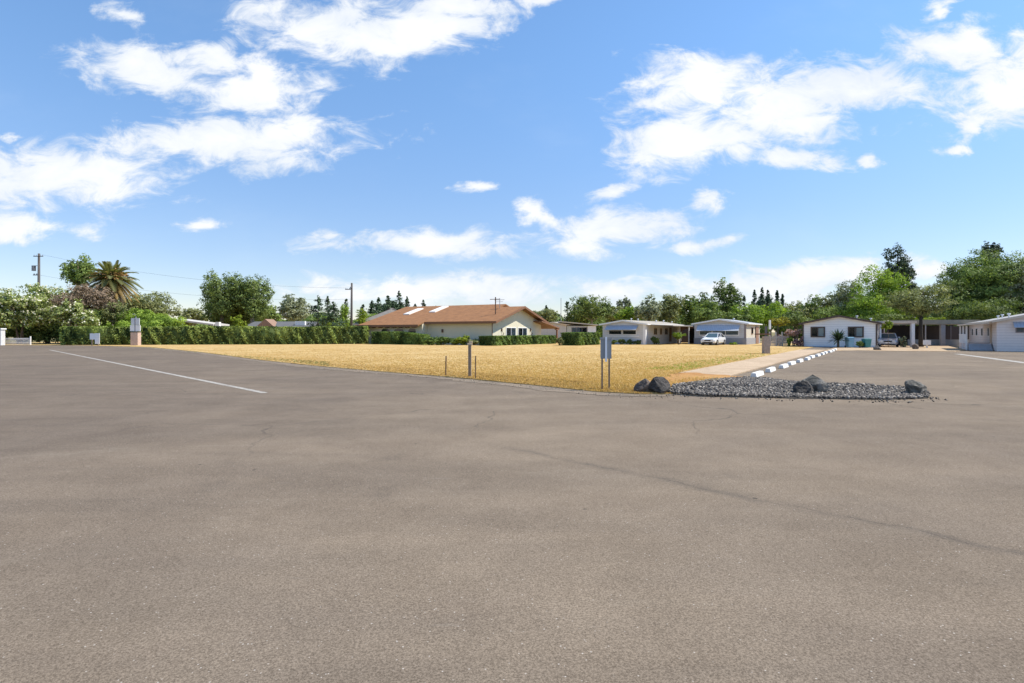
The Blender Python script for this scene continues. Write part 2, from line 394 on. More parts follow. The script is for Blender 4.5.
def crown_points(rx, ry, rz, ls, seed, gaps=.35, lobes=None, dense=1.0, flat=.0, topbias=0.):
    """clumped leaves spread over lobes that fill an ellipsoid centred at 0"""
    r = np.random.default_rng(int(abs(seed)) + 1000)
    R = (rx*ry*rz)**(1/3)
    nl = lobes or int(10 + 2.2*R)
    C = []; 
    for i in range(nl):
        d = r.normal(size=3); d /= np.linalg.norm(d); d[2] = d[2]*.9 + .08
        C.append(d*np.array([rx, ry, rz])*r.uniform(.42, .80))
    C.append(np.array([0, 0, -.1*rz])); C = np.array(C)
    LR = R*r.uniform(.27, .46, len(C)); LR[-1] = R*.55
    sq = np.array([min(1.5, rx/R), min(1.5, ry/R), min(1.3, rz/R)])
    P = []; N = []; Tn = []
    for c, lr in zip(C, LR):
        ns = int(34 * (lr/1.2)**1.1) + 16                  # twig clumps on each lobe
        d = r.normal(size=(ns, 3)); d /= np.linalg.norm(d, axis=1, keepdims=True)
        keep = r.random(ns) > gaps*.5
        d = d[keep]; ns = len(d)
        sc_ = c + d*sq*lr*r.uniform(.45, 1.05, (ns, 1))
        cs = lr*.30
        nleaf = max(8, int(dense * 2.6 * (cs/ls)**2))
        ct = r.random(ns)
        q = np.repeat(sc_, nleaf, 0)
        g = r.normal(size=q.shape); g /= np.linalg.norm(g, axis=1, keepdims=True); g *= cs*r.uniform(.35, 1.05, (len(q), 1)); g[:, 2] *= .65
        P.append(q + g); nn = np.repeat(d, nleaf, 0)*.9 + g/cs*.7 + r.normal(size=q.shape)*.5 + np.array([0, 0, .3]); N.append(nn)
        Tn.append(np.repeat(ct, nleaf)*.75 + r.random(len(q))*.25)
    P = np.vstack(P); N = np.vstack(N); N /= np.linalg.norm(N, axis=1, keepdims=True)
    return P, N, np.concatenate(Tn), C

def tree(px, top, wpx, D, base, leaf, label, cat='tree', name='broadleaf_tree', group=None, bark=BARK, seed=0, gaps=.35,
         ls=None, lobes=None, dense=1.0, stems=1, trunk_r=None, lean=0.0, flowers=None, depth=1.0):
    x = X(px, D); H = Z(top, D); zb = max(.25, Z(base, D)); W = wpx*D/FL
    rx, rz = W/2, (H-zb)/2; ry = rx*depth
    root = thing(name, label, cat, (x, D, 0), 0, group)
    ls = ls or max(.10, D*.0026)
    P, N, Tn, C = crown_points(rx*.97, ry, rz*.98, ls, seed*7+px, gaps, lobes, dense)
    cz = (H+zb)/2
    P = P + np.array([lean, 0, cz]); C = C + np.array([lean, 0, cz])
    ok = P[:, 2] > .03; P, N, Tn = P[ok], N[ok], Tn[ok]
    S = ls*rng.uniform(.7, 1.6, len(P))
    quads_object('crown', P, N, S, LEAF[leaf], Tn, root)
    tr = trunk_r or max(.05, H*.022)
    b = MB(); r = random.Random(seed+px)
    for s in range(stems):
        ang = r.uniform(0, 6.28); o0 = Vector((math.cos(ang), math.sin(ang), 0))*(tr*2.5 if stems > 1 else 0)
        fork = Vector((lean*.5 + o0.x*2, o0.y*2, zb + (H-zb)*.22))
        b.tube([o0, o0 + Vector((r.uniform(-.1, .1), 0, fork.z*.35)), fork, Vector((lean+r.uniform(-.1, .1)*rx, 0, zb+(H-zb)*.75))],
               [tr*1.35, tr, tr*.75, tr*.2], 8)
        for c in C[:: max(1, len(C)//7)]:
            mid = fork.lerp(Vector(c), .5) + Vector((0, 0, -.08*rz))
            b.tube([fork, mid, Vector(c)], [tr*.5, tr*.3, tr*.1], 6)
    b.build('trunk', bark, root, smooth=True)
    if flowers:
        r2 = np.random.default_rng(seed); idx = r2.choice(len(P), int(len(P)*flowers[1]), replace=False)
        idx = idx[P[idx, 2] > zb + (H-zb)*.2]
        quads_object('flowers', P[idx] + N[idx]*.06 + np.array([0, -.03, .05]), N[idx], np.full(len(idx), ls*1.0), flowers[0], r2.random(len(idx)), root, aspect=.9, kind='stuff')
    return root

def conifer(px, top, wpx, D, base, label, leaf='conifer', seed=0, group=None, name='conifer', ls=None, ragged_=.25, cat='tree'):
    x = X(px, D); H = Z(top, D); zb = max(.4, Z(base, D)); R = wpx*D/FL/2*1.25
    root = thing(name, label, cat, (x, D, 0), 0, group)
    ls = ls or max(.12, D*.0028)
    r = np.random.default_rng(int(seed*31+px)); P = []; N = []; Tn = []
    nb = int(30 + (H-zb)*7.0)
    for i in range(nb):
        t = r.random()**.85; z = zb + (H-zb)*t
        L = R*((1-t)**.6)*r.uniform(1-ragged_*1.6, 1.12) + .12
        a = r.uniform(0, 6.28); k = max(8, int(1.5*L*R*.35/(ls*ls*.6)))
        u = r.random(k)**.7*L
        dx = np.cos(a); dy = np.sin(a); spread = (.12 + .22*u/max(L, .1))*L
        q = np.stack([dx*u + r.normal(size=k)*spread*.5, dy*u + r.normal(size=k)*spread*.5,
                      z - u*.28 + .1*L*(u/L)**2 + r.normal(size=k)*.07*(1+L*.5)], 1)
        P.append(q); n = np.tile([dx*.5, dy*.5, .8], (k, 1)) + r.normal(size=(k, 3))*.5; N.append(n); Tn.append(np.full(k, r.random())*.7 + r.random(k)*.3)
    P = np.vstack(P); N = np.vstack(N); N /= np.linalg.norm(N, axis=1, keepdims=True)
    quads_object('crown', P, N, ls*r.uniform(.7, 1.5, len(P)), LEAF[leaf], np.concatenate(Tn), root)
    MB().tube([(0, 0, 0), (0, 0, H*.5), (0, 0, H*.97)], [H*.02, H*.013, .02], 7).build('trunk', BARK, root, smooth=True)
    return root

def hedge(name, pts, h, w, leaf, label, ls=.17, seed=0, wav=.06, cat='hedge', group=None, rnd_end=True, density=2.6):
    """clipped hedge along a polyline; pts = ((x, y, height factor), ...)"""
    r = np.random.default_rng(int(seed)); P = []; N = []; T_ = []; cv = []; cf = []
    for (a, b) in zip(pts[:-1], pts[1:]):
        A, B = np.array(a[:2]), np.array(b[:2]); L = np.linalg.norm(B-A); d = (B-A)/L; n = np.array([d[1], -d[0]])
        if n[1] > 0: n = -n
        def push(k, fu, fo, fz, nr):
            u = fu(k); o_ = fo(k); hh = (a[2] + (b[2]-a[2])*u/L)*h
            z = fz(k, hh); q = np.stack([A[0]+d[0]*u + n[0]*o_, A[1]+d[1]*u + n[1]*o_, z], 1)
            P.append(q); N.append(np.tile(nr, (k, 1)) + r.normal(size=(k, 3))*.75)
            T_.append(np.clip(.5 + .5*np.sin(u*2.1+seed)*np.sin(u*.83+1) + r.normal(size=k)*.22, 0, 1))
        per = lambda ar: max(20, int(ar*density/(ls*ls*.45)))
        U = lambda k: r.uniform(0, L, k)
        lump = wav*1.6
        uu = U(per(L*h)); zz = r.random(len(uu))
        bulge = lump*(np.sin(uu*2.9+seed)*np.sin(zz*5+uu*1.3) + .8*np.sin(uu*6.1+zz*7+seed*2))
        push(len(uu), lambda k: uu, lambda k: w/2 + bulge + r.normal(size=k)*wav*.5, lambda k, hh: hh*zz, (n[0], n[1], .25))
        push(per(L*h*.6), U, lambda k: -w/2 + r.normal(size=k)*wav, lambda k, hh: hh*r.random(k), (-n[0], -n[1], .2))
        push(per(L*w), U, lambda k: r.uniform(-w/2, w/2, k), lambda k, hh: hh - .03 + r.normal(size=k)*wav*.45, (0, 0, 1))
        push(per(L*w*.7), U, lambda k: r.uniform(-w/2, w/2, k), lambda k, hh: hh - .05 + r.normal(size=k)*wav*.3, (0, 0, 1))
        for e, s in ((0, -1), (L, 1)):
            push(per(w*h), lambda k: e + r.normal(size=k)*wav, lambda k: r.uniform(-w/2, w/2, k), lambda k, hh: hh*r.random(k), (d[0]*s, d[1]*s, .2))
        i = len(cv); g = .88
        for (e, hf) in ((.08, a[2]), (L-.08, b[2])):
            for (o_, z) in ((-w/2*g, .02), (w/2*g, .02), (w/2*g, hf*h-.04), (-w/2*g, hf*h-.04)):
                cv.append((A[0]+d[0]*e+n[0]*o_, A[1]+d[1]*e+n[1]*o_, z))
        cf += [(i, i+1, i+5, i+4), (i+1, i+2, i+6, i+5), (i+2, i+3, i+7, i+6), (i+3, i, i+4, i+7), (i, i+3, i+2, i+1), (i+4, i+5, i+6, i+7)]
    P = np.vstack(P); N = np.vstack(N); N /= np.linalg.norm(N, axis=1, keepdims=True)
    o0 = np.array([pts[0][0], pts[0][1], 0.]); P = P - o0; cv = np.array(cv) - o0
    keep = P[:, 2] > .02
    P, N, T2 = P[keep], N[keep], np.concatenate(T_)[keep]
    o = quads_object(name, P, N, ls*r.uniform(.6, 1.5, len(P)), LEAF[leaf], T2, None, core=(cv, cf), label=label, cat=cat, group=group)
    o.location = tuple(o0); return o

def bush(px, top, wpx, D, leaf, label, base=None, name='shrub', ls=None, gaps=.15, seed=0, flowers=None, cat='shrub', lobes=None, depth=.9, dense=1.2, group=None):
    """low shrub: leaves down to the soil, and short stems"""
    x = X(px, D); H = Z(top, D); W = wpx*D/FL; zb = Z(base, D) if base else 0.0
    root = thing(name, label, cat, (x, D, 0), 0, group)
    ls = ls or max(.07, D*.0021)
    P, N, Tn, C = crown_points(W/2, W/2*depth, (H-zb)/2*1.05, ls, seed*5+px, gaps, lobes or 9, dense)
    P = P + np.array([0, 0, (H+zb)/2]); C = C + np.array([0, 0, (H+zb)/2]); k = P[:, 2] > .02; P, N, Tn = P[k], N[k], Tn[k]
    quads_object('foliage', P, N, ls*rng.uniform(.7, 1.5, len(P)), LEAF[leaf], Tn, root)
    b = MB()
    for c in C[:6]: b.tube([(c[0]*.15, c[1]*.15, 0), (c[0]*.5, c[1]*.5, c[2]*.5), tuple(c)], [.035, .025, .012], 5)
    b.build('stems', BARK, root)
    if flowers:
        r2 = np.random.default_rng(seed); idx = r2.choice(len(P), int(len(P)*flowers[1]), replace=False)
        quads_object('flowers', P[idx] + N[idx]*.05, N[idx], np.full(len(idx), ls*1.1), flowers[0], r2.random(len(idx)), root, aspect=.9, kind='stuff')
    return root

# ------------------------------------------------------------------ building pieces
def window_on(parent, o, d, s0, s1, z0, z1, frame=WHITE, fw=.07, mull=1, curtain=None, cur_span=None, name='window', dark=DARK, proud=.05):
    """o: 2-D start of the wall, d: unit direction; outward side is to the right of d"""
    o, d = Vector(o), Vector(d); n = Vector((d.y, -d.x))
    def slab(b, a, e, za, zb, p0, p1):
        q = [o + d*a + n*p0, o + d*e + n*p0, o + d*e + n*p1, o + d*a + n*p1]
        b.add([(v.x, v.y, za) for v in q] + [(v.x, v.y, zb) for v in q], [(0,3,2,1),(4,5,6,7),(0,1,5,4),(1,2,6,5),(2,3,7,6),(3,0,4,7)])
    f = MB()
    slab(f, s0, s1, z1-fw, z1, .0, proud); slab(f, s0, s1, z0, z0+fw, .0, proud)
    slab(f, s0, s0+fw, z0+fw, z1-fw, .0, proud); slab(f, s1-fw, s1, z0+fw, z1-fw, .0, proud)
    for i in range(mull):
        c = s0 + (s1-s0)*(i+1)/(mull+1); slab(f, c-fw*.4, c+fw*.4, z0+fw, z1-fw, .0, proud-.006)
    w = f.build(name, frame, parent)
    b = MB(); slab(b, s0+fw, s1-fw, z0+fw, z1-fw, .002, .006); b.build('dark_room_backing', dark, w)  # dark slab on the uncut wall stands in for the unlit room
    if curtain:
        a, e = cur_span or (s0+fw, s1-fw)
        c = MB(); k = 10
        for i in range(k):
            t0 = a + (e-a)*i/k; t1 = a + (e-a)*(i+1)/k; p = .012 + .008*(i % 2)
            slab(c, t0, t1, z0+fw, z1-fw, .007, p)
        c.build('curtain', curtain, w)
    g = MB(); slab(g, s0+fw, s1-fw, z0+fw, z1-fw, proud-.022, proud-.018); g.build('pane', GLASS, w)
    return w
CURT = mat('curtain_cloth', (.85, .84, .80), .9, var=.1)
GREYCURT = mat('grey_blind', (.30, .32, .34), .8)

def gable_home(name, label, corner_right, W, L, eave, peak, siding, roofm, trim, over=.35, skirt=None, cat='house', rz=math.radians(-33.7), vents=(), peak_at=.5):
    f = Vector((math.cos(rz), math.sin(rz)))
    loc = Vector(corner_right) - f*W
    root = thing(name, label, cat, (loc.x, loc.y, 0), rz)
    pk = W*peak_at
    MB().prism([(0, .0), (W, .0), (W, eave), (pk, peak), (0, eave)], 'y', 0, L).build('wall', siding, root)
    if skirt: 
        b = MB(); b.box(-.02, W+.02, -.03, 0, 0, .55); b.box(W, W+.03, 0, L, 0, .55); b.box(-.03, 0, 0, L, 0, .55); b.build('skirting', skirt, root)
    r = MB(); t = .12
    s1 = (peak-eave)/pk; s2 = (peak-eave)/(W-pk)
    r.prism([(-over, eave-over*s1+.01), (pk, peak+.01), (pk, peak+t), (-over, eave-over*s1+t)], 'y', -over, L+over)
    r.prism([(W+over, eave-over*s2+.01), (pk, peak+.01), (pk, peak+t), (W+over, eave-over*s2+t)], 'y', -over, L+over)
    roof = r.build('roof', roofm, root)
    fa = MB()                                                  # fascia on the gable and gutters along the eaves
    fa.prism([(-over, eave-over*s1-.06), (pk, peak-.06), (pk, peak+t+.01), (-over, eave-over*s1+t+.01)], 'y', -over-.04, -over-.003)
    fa.prism([(W+over, eave-over*s2-.06), (pk, peak-.06), (pk, peak+t+.01), (W+over, eave-over*s2+t+.01)], 'y', -over-.04, -over-.003)
    fa.box(W+over+.003, W+over+.10, -over, L+over, eave-over*s2-.03, eave-over*s2+.10)
    fa.box(-over-.10, -over-.003, -over, L+over, eave-over*s1-.03, eave-over*s1+.10)
    fa.build('fascia', trim, root)
    for (vx, vy, vh) in vants(vents):
        zz = peak - abs(vx-pk)*(s1 if vx < pk else s2) + t
        MB().tube([(vx, vy, zz-.1), (vx, vy, zz+vh*.7)], .05, 8).tube([(vx, vy, zz+vh*.7), (vx, vy, zz+vh)], [.13, .10], 8).build('roof_vent', WHITE, roof)
    return root
def vants(v): return v

# ------------------------------------------------------------------ clubhouse with the brown roof
CREAM = mat('cream_stucco', (.66, .61, .46), .85, var=.05, scale=1.2, bump=.35, bscale=40)
ROOFB = mat('brown_shingle', (.265, .125, .050), .9, var=.3, scale=1.6, bump=.6, bscale=22, stripes=('Z', .075, .12))
BRTRIM = mat('brown_trim', (.20, .10, .055), .7, var=.1)
def clubhouse():
    rz = math.radians(-30); A = Vector((-2.4, 68.0)) - Vector((math.cos(rz), math.sin(rz)))*20
    R = thing('clubhouse', 'long cream clubhouse with brown shingle roof and two skylights behind hedges', 'building', (A.x, A.y, 0), rz)
    k = .2875; z0 = 2.9
    w = MB()
    w.prism([(0, 0), (16, 0), (16, z0), (8, z0+8*k), (0, z0)], 'x', 10.3, 16.5)
    w.prism([(-1.1, 0), (16, 0), (16, z0), (8, z0+8*k), (-1.1, z0-1.1*k)], 'x', 1.0, 10.298)
    w.prism([(.002, 0), (12.9, 0), (12.9, z0), (6.45, z0+6.45*k), (.002, z0)], 'x', 16.502, 20)
    w.build('wall', CREAM, R)
    t = .16; r = MB()
    def slope(x0, x1, ya, yb, ym, zm):       # roof plane from eave ya to ridge ym
        za = zm - abs(ym-ya)*k
        r.prism([(ya, za+.012), (ym, zm+.012), (ym, zm+t), (ya, za+t)], 'x', x0, x1)
    slope(-.1, 10.3, -1.9, 0, 8, z0+8*k); slope(10.3, 17.2, -.65, 0, 8, z0+8*k)
    slope(-.1, 17.2, 16.7, 0, 8, z0+8*k)
    slope(17.2, 20.95, -.65, 0, 6.45, z0+6.45*k); slope(17.2, 20.95, 13.55, 0, 6.45, z0+6.45*k)
    roof = r.build('roof', ROOFB, R)
    f = MB()
    def fas(x0, x1, y, zt): f.box(x0, x1, y-.05, y-.003, zt-.10, zt+t+.02)
    fas(-.1, 10.3, -1.9, z0-1.9*k); fas(10.3, 20.95, -.65, z0-.65*k)
    for ya in (-.65, 13.55):
        za = z0+6.45*k-abs(6.45-ya)*k; zm = z0+6.45*k
        f.prism([(ya, za-.1), (6.45, zm-.1), (6.45, zm+t+.02), (ya, za+t+.02)], 'x', 20.953, 21.0)
    f.build('fascia', BRTRIM, R)
    for x in [1.2 + 1.15*i for i in range(8)]:
        MB().box(x, x+.16, -1.84, -1.1, z0-1.86*k-.22, z0-1.86*k-.02).build('rafter_tail', BRTRIM, R)
    for (xa, xb) in ((3.5, 4.9), (5.7, 7.3), (8.1, 9.3)):           # arched openings under the deep eave, their shaded inside painted as dark panes
        c = (xa+xb)/2; h = (xb-xa)/2
        poly = [(xa, 1.35), (xb, 1.35)] + [(c+h*math.cos(a), 1.75+.34*math.sin(a)) for a in [math.pi*i/8 for i in range(9)]]
        fr = MB().prism([(xa-.08, 1.27), (xb+.08, 1.27)] + [(c+(h+.08)*math.cos(a), 1.75+.42*math.sin(a)) for a in [math.pi*i/8 for i in range(9)]], 'y', -1.14, -1.102).build('arch_surround', CREAM, R)
        MB().prism(poly, 'y', -1.152, -1.143).build('pane', DGLASS, fr)
    kn = lambda y: z0 + y*k
    for (xa, ya, yb) in ((3.5, 3.2, 6.3), (7.2, 4.2, 7.3)):       # two long white skylights up the slope
        h = .14+t; wv = 1.05
        MB().prism([(ya, kn(ya)+t-.03), (yb, kn(yb)+t-.03), (yb, kn(yb)+h), (ya, kn(ya)+h)], 'x', xa, xa+wv).build('skylight', mat('skylight_acrylic', (.82, .78, .72), .35, var=.03), roof)
    for (s0, s1) in ((3.3, 5.75), (6.3, 8.75)):
        window_on(R, (20, 0), (0, 1), s0, s1, 1.05, 2.2, frame=WHITE, fw=.09, mull=1, curtain=GREYCURT, cur_span=(s0+1.3, s1-.1))
    for s in (2.2, 9.7):
        MB().box(20.0, 20.12, s-.09, s+.09, 1.75, 2.05).tube([(20.06, s, 1.75), (20.2, s+.25, 1.4), (20.05, s+.1, 1.1)], .05, 6).build('wall_lamp', RUST, R)
    MB().box(12.6, 12.8, -.16, -.002, 1.55, 1.95).build('wall_lamp', RUST, R)
    MB().tube([(20.08, -.05, 0), (20.08, -.05, z0-.2)], .05, 8).build('downpipe', BRTRIM, R)
    # service mast and antenna on the roof
    zz = kn(2.6)
    MB().tube([(18.9, 2.6, zz), (18.9, 2.6, zz+2.3)], .07, 8).box(18.1, 19.5, 2.55, 2.63, zz+2.0, zz+2.07).build('service_mast', RUST, roof)
    MB().tube([(17.7, 5.6, kn(5.6)), (17.7, 5.6, kn(5.6)+1.5)], .045, 6).box(16.9, 18.4, 5.57, 5.63, kn(5.6)+1.25, kn(5.6)+1.3).box(17.1, 18.2, 5.57, 5.63, kn(5.6)+1.0, kn(5.6)+1.04).build('antenna', STEEL, roof)
    # brown porch on the right end
    MB().prism([(10.6, 2.95), (16.2, 2.05), (16.2, 2.2), (10.6, 3.12)], 'x', 17.5, 21.3).build('porch_roof', BRTRIM, R)
    for y in (15.6,):
        MB().box(21.0, 21.2, y, y+.2, 0, 2.1).box(20.95, 21.25, y-.35, y+.55, 1.9, 2.05).build('porch_post', BRTRIM, R)
    MB().box(17.7, 17.9, 13.0, 16.0, 0, 2.0).build('porch_screen', mat('pale_blue_panel', (.38, .44, .50), .7), R)
clubhouse()

# grey-roofed houses behind the long hedge
SLATE = mat('slate_roof', (.12, .123, .13), .9, var=.15, scale=2, bump=.4, stripes=('Z', .09, .1))
TANWALL = mat('tan_wall', (.36, .29, .21), .85, var=.1)
def lowhouse(name, label, px0, px1, D, ytop, yeave, roofm, wallm, dy=7.0, hip=1.5):
    x0, x1 = X(px0, D), X(px1, D); he = Z(yeave, D); hp = Z(ytop, D+dy/2)
    R = thing(name, label, 'house', ((x0+x1)/2, D, 0)); w = (x1-x0)/2
    MB().box(-w+.4, w-.4, .4, dy-.4, 0, he).build('wall', wallm, R)
    r = MB(); hy = dy/2
    r.add([(-w, 0, he), (w, 0, he), (w, dy, he), (-w, dy, he), (-w+hip, hy, hp), (w-hip, hy, hp),], [(0, 1, 5, 4), (1, 2, 5), (2, 3, 4, 5), (3, 0, 4), (3, 2, 1, 0)])
    rf = r.build('roof', roofm, R)
    MB().box(-w, w, -.06, -.003, he-.16, he+.03).build('gutter', mat('gutter_grey', (.4, .4, .4), .6), R)
    return R, w, he, hp, rf
R, w, he, hp, rf = lowhouse('grey_roof_house', 'long low house with grey roof showing above the hedge', 243, 312, 92, 321.5, 327, SLATE, TANWALL, hip=.3)
MB().prism([(-3.4, he), (-.4, he), (-1.9, hp+.35)], 'y', -.25, 3.0).build('gable_dormer', mat('brown_gable', (.27, .17, .12), .9), R)
MB().box(w*.44, w*.44+1.6, 1.0, 1.6, he+.3, hp+.02).build('roof_unit', WHITE, rf)
R, w, he, hp, rf = lowhouse('shingle_house', 'grey shingle house partly hidden behind left end of clubhouse', 352, 420, 99, 308, 324, mat('weathered_shingle', (.20, .185, .165), .9, var=.25, scale=2, bump=.4), TANWALL, dy=9, hip=6.3)
def carport_long():
    D = 88; R = thing('carport', 'long open shed with sloping white roof edge behind the dome shrub', 'carport', (X(192, D), D, 0))
    w = (215-172)*D/FL/2
    MB().prism([(-w, Z(320, D)), (w, Z(325.6, D)), (w, Z(325.6, D)+.25), (-w, Z(320, D)+.25)], 'y', 0, 5).build('roof', mat('pale_metal_roof', (.55, .53, .5), .6), R)
    for x in (-w+.2, 0, w-.5): MB().box(x, x+.2, .1, .3, 0, Z(325.8, D)+(w-x)/(2*w)*.4).build('post', TIMBER, R)
    MB().box(w+.15, w+.75, .2, .8, 0, Z(322, D)).build('chimney', WHITE, R)
    MB().box(-w, w, 4.7, 4.9, 0, 2.0).build('back_wall', TANWALL, R)
carport_long()

# ------------------------------------------------------------------ mobile homes
GREYSIDE = mat('grey_lap_siding', (.64, .64, .64), .6, var=.05, stripes=('Z', .22, .35), dirt=.06)
WARMROOF = mat('pale_roof', (.36, .32, .26), .7, var=.12, scale=1.5)
def home_a():
    R = gable_home('mobile_home', 'pale grey mobile home with twin dark windows and a blue awning', (16.4, 70), 5.7, 14.3, 2.55, 3.0,
        GREYSIDE, WARMROOF, WHITE, .3, None, vents=((3.4, 1.2, .3), (3.4, 3.5, .3), (4.6, 7.0, .35), (4.6, 10.0, .4), (4.8, 13.0, .3)))
    W = 5.7
    for (a, b) in ((.85, 2.62), (2.75, 4.55)): window_on(R, (0, 0), (1, 0), a, b, 1.28, 1.86, frame=WHITE, fw=.05, mull=0, dark=DARK)
    MB().prism([(-.75, 1.86), (-.002, 2.42), (-.002, 2.46), (-.75, 1.90)], 'x', .6, 4.8).build('awning', mat('blue_grey_awning', (.44, .48, .55), .5, stripes=('X', .2, .2)), R)
    MB().box(5.42, 5.72, -.06, -.004, 0, 2.5).box(W+.004, W+.06, -.06, .3, 0, 2.5).build('corner_trim', WHITE, R)
    MB().box(.5, 4.9, -.05, -.004, 1.0, 1.12).build('belt_trim', WHITE, R)
    for (a, b) in ((3.0, 4.1), (5.3, 6.0), (7.2, 8.3)): window_on(R, (W, 0), (0, 1), a, b, 1.25, 2.1, frame=mat('tan_trim', (.35, .25, .18), .7), fw=.07, mull=1, curtain=CURT, cur_span=(a+.35, b-.3))
    MB().prism([(W+.36, 2.45), (W+3.2, 2.32), (W+3.2, 2.42), (W+.36, 2.56)], 'y', .8, 14.3).build('porch_roof', WARMROOF, R)
    for y in (7.6, 14.0): MB().box(W+3.0, W+3.14, y, y+.14, 0, 2.33).build('porch_post', WHITE, R)
    MB().box(W+.02, W+.05, 9.0, 9.9, .3, 2.2).build('door', mat('brown_door', (.2, .12, .08), .5), R)
    # carport on the far side of the porch
home_a()
def home_b():
    W = 6.3
    R = gable_home('mobile_home', 'grey mobile home with one long awning window behind the parked white car', (28.8, 70), W, 8.6, 2.62, 3.15,
        mat('cream_lap_siding', (.56, .53, .46), .65, var=.05, stripes=('Z', .22, .35)), mat('silver_roof', (.36, .38, .41), .6, var=.08), WHITE, .25, None, vents=((4.2, 3, .3),))
    MB().box(.02, W-.02, -.04, -.004, .0, 2.6).build('front_cladding', mat('blue_grey_cladding', (.58, .59, .62), .6, stripes=('Z', .25, .3)), R)
    window_on(R, (0, -.04), (1, 0), .6, 5.5, 1.15, 1.85, frame=WHITE, fw=.11, mull=2, curtain=GREYCURT)
    MB().prism([(-.85, 1.72), (-.05, 2.45), (-.05, 2.5), (-.85, 1.77)], 'x', .45, 5.6).build('awning', mat('silver_awning', (.50, .53, .58), .45, stripes=('X', .22, .2)), R)
    MB().box(-.03, W+.03, -.10, -.044, 0, .85).box(W+.003, W+.06, -.1, 8.6, 0, .85).build('block_base', mat('grey_block', (.30, .31, .34), .85, stripes=('Z', .2, .3)), R)
    MB().box(W-.22, W+.03, -.08, -.044, .852, 2.6).build('corner_trim', mat('brown_grey_trim', (.28, .24, .24), .7), R)
    window_on(R, (W, 0), (0, 1), 3.0, 4.2, 1.3, 2.2, frame=mat('tan_trim', (.35, .25, .18), .7), fw=.08, mull=0)
    MB().box(W+.06, W+.12, 5.6, 7.4, .1, 2.3).build('side_panel', mat('brown_panel', (.25, .15, .11), .8), R)
    # dark carport between the two homes
    P = thing('carport', 'shaded carport with arched opening between the two grey mobile homes', 'carport', (X(690, 76), 76, 0), math.radians(-33.7))
    MB().box(-1.5, 2.3, 0, 5, 2.35, 2.5).build('roof', mat('silver_roof', (.48, .5, .53)), P)
    for x in (-1.4, 2.1): MB().box(x, x+.12, .05, .17, 0, 2.35).build('post', WHITE, P)
    b = MB(); pts = [(-1.28, 2.34), (2.1, 2.34), (2.1, 1.7)] + [(.42+1.68*math.cos(a), 1.5+.6*math.sin(a)) for a in [math.pi*i/8 for i in range(9)]] + [(-1.28, 1.7)]
    b.prism(pts, 'y', .04, .1).build('arched_valance', mat('brown_valance', (.2, .13, .1), .8), P)
    MB().box(-1.4, 2.2, 4.6, 4.8, 0, 2.3).build('back_wall', mat('shade_dark_wall', (.035, .032, .035), .9), P)  # near-black colour carries the shade inside this carport
home_b()
def home_c():
    W = 6.7; DT = mat('dark_brown_trim', (.09, .065, .055), .6)
    R = gable_home('white_house', 'white gabled house with two dark framed windows at the far end of the parking stops', (36.6, 57), W, 12, 2.5, 3.22,
        mat('white_lap_siding', (.86, .865, .87), .6, var=.04, stripes=('Z', .24, .3), dirt=.05), mat('dark_brown_roof', (.12, .085, .07), .9, var=.2), DT, .3, None, vents=((4.9, 1.0, .3), (6.1, 1.6, .3)))
    for (a, b) in ((.75, 2.1), (4.15, 5.55)):
        window_on(R, (0, 0), (1, 0), a, b, 1.05, 2.15, frame=DT, fw=.12, mull=1, curtain=CURT, cur_span=(a+.62, b-.14), proud=.07)
    for xa, xb in ((W-.14, W+.03), (-.03, .1)): MB().box(xa, xb, -.06, -.003, 0, 2.4).build('corner_trim', DT, R)
    MB().box(-.02, W+.02, -.05, -.002, 0, .14).build('skirting', mat('blue_grey_skirting', (.42, .5, .6), .8), R)
home_c()
def carport_c():
    D = 60; x0 = X(881, D); R = thing('carport', 'open carport with white posts sheltering the silver car beside the white house', 'carport', (x0, D, 0), math.radians(-8))
    w = X(911, D) - x0; h = Z(323.2, D)
    MB().box(-.3, w+.2, -.2, 6, h, h+.22).build('roof', mat('peach_fascia', (.62, .52, .42), .7), R)
    for (x, y, s) in ((-.1, 0, .14), (w-.25, -.1, .32), (-.1, 5.8, .12), (w-.2, 5.8, .12)): MB().box(x, x+s, y, y+s, 0, h).build('post', WHITE, R)
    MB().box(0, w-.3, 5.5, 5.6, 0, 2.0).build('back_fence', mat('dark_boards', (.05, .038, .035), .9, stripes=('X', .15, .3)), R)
carport_c()
def rowsheds():
    RZ = math.radians(-2)
    D = 64; x0 = X(911.5, D); x1 = X(978, D); w = x1-x0
    R = thing('low_carport_building', 'long low carport building with cream roof edge behind the thick trunk', 'carport', (x0, D, 0), RZ)
    h = Z(324.3, D)
    MB().box(.0, w, -.1, 5, h, h+.5).build('roof', mat('cream_fascia', (.30, .265, .20), .8, var=.2, scale=1), R)
    for px, s in ((926, .12), (943, .5), (959.5, .12), (975, .12)):
        x = X(px, D)-x0-s/2; MB().box(x, x+s, .1, .1+s*.5, 0, h).build('post', mat('pale_post', (.36, .36, .37), .7), R)
    MB().box(.2, w, 4.6, 4.8, 0, h-.1).build('back_wall', mat('shade_dark_wall', (.035, .032, .035), .9), R)  # wall coloured near-black for the shaded hollow under the roof
    MB().box(.3, w-.2, 1.0, 1.12, .05, .75).build('low_wall', mat('blue_grey_wall', (.27, .30, .33), .8, var=.2, scale=2), R)
rowsheds()
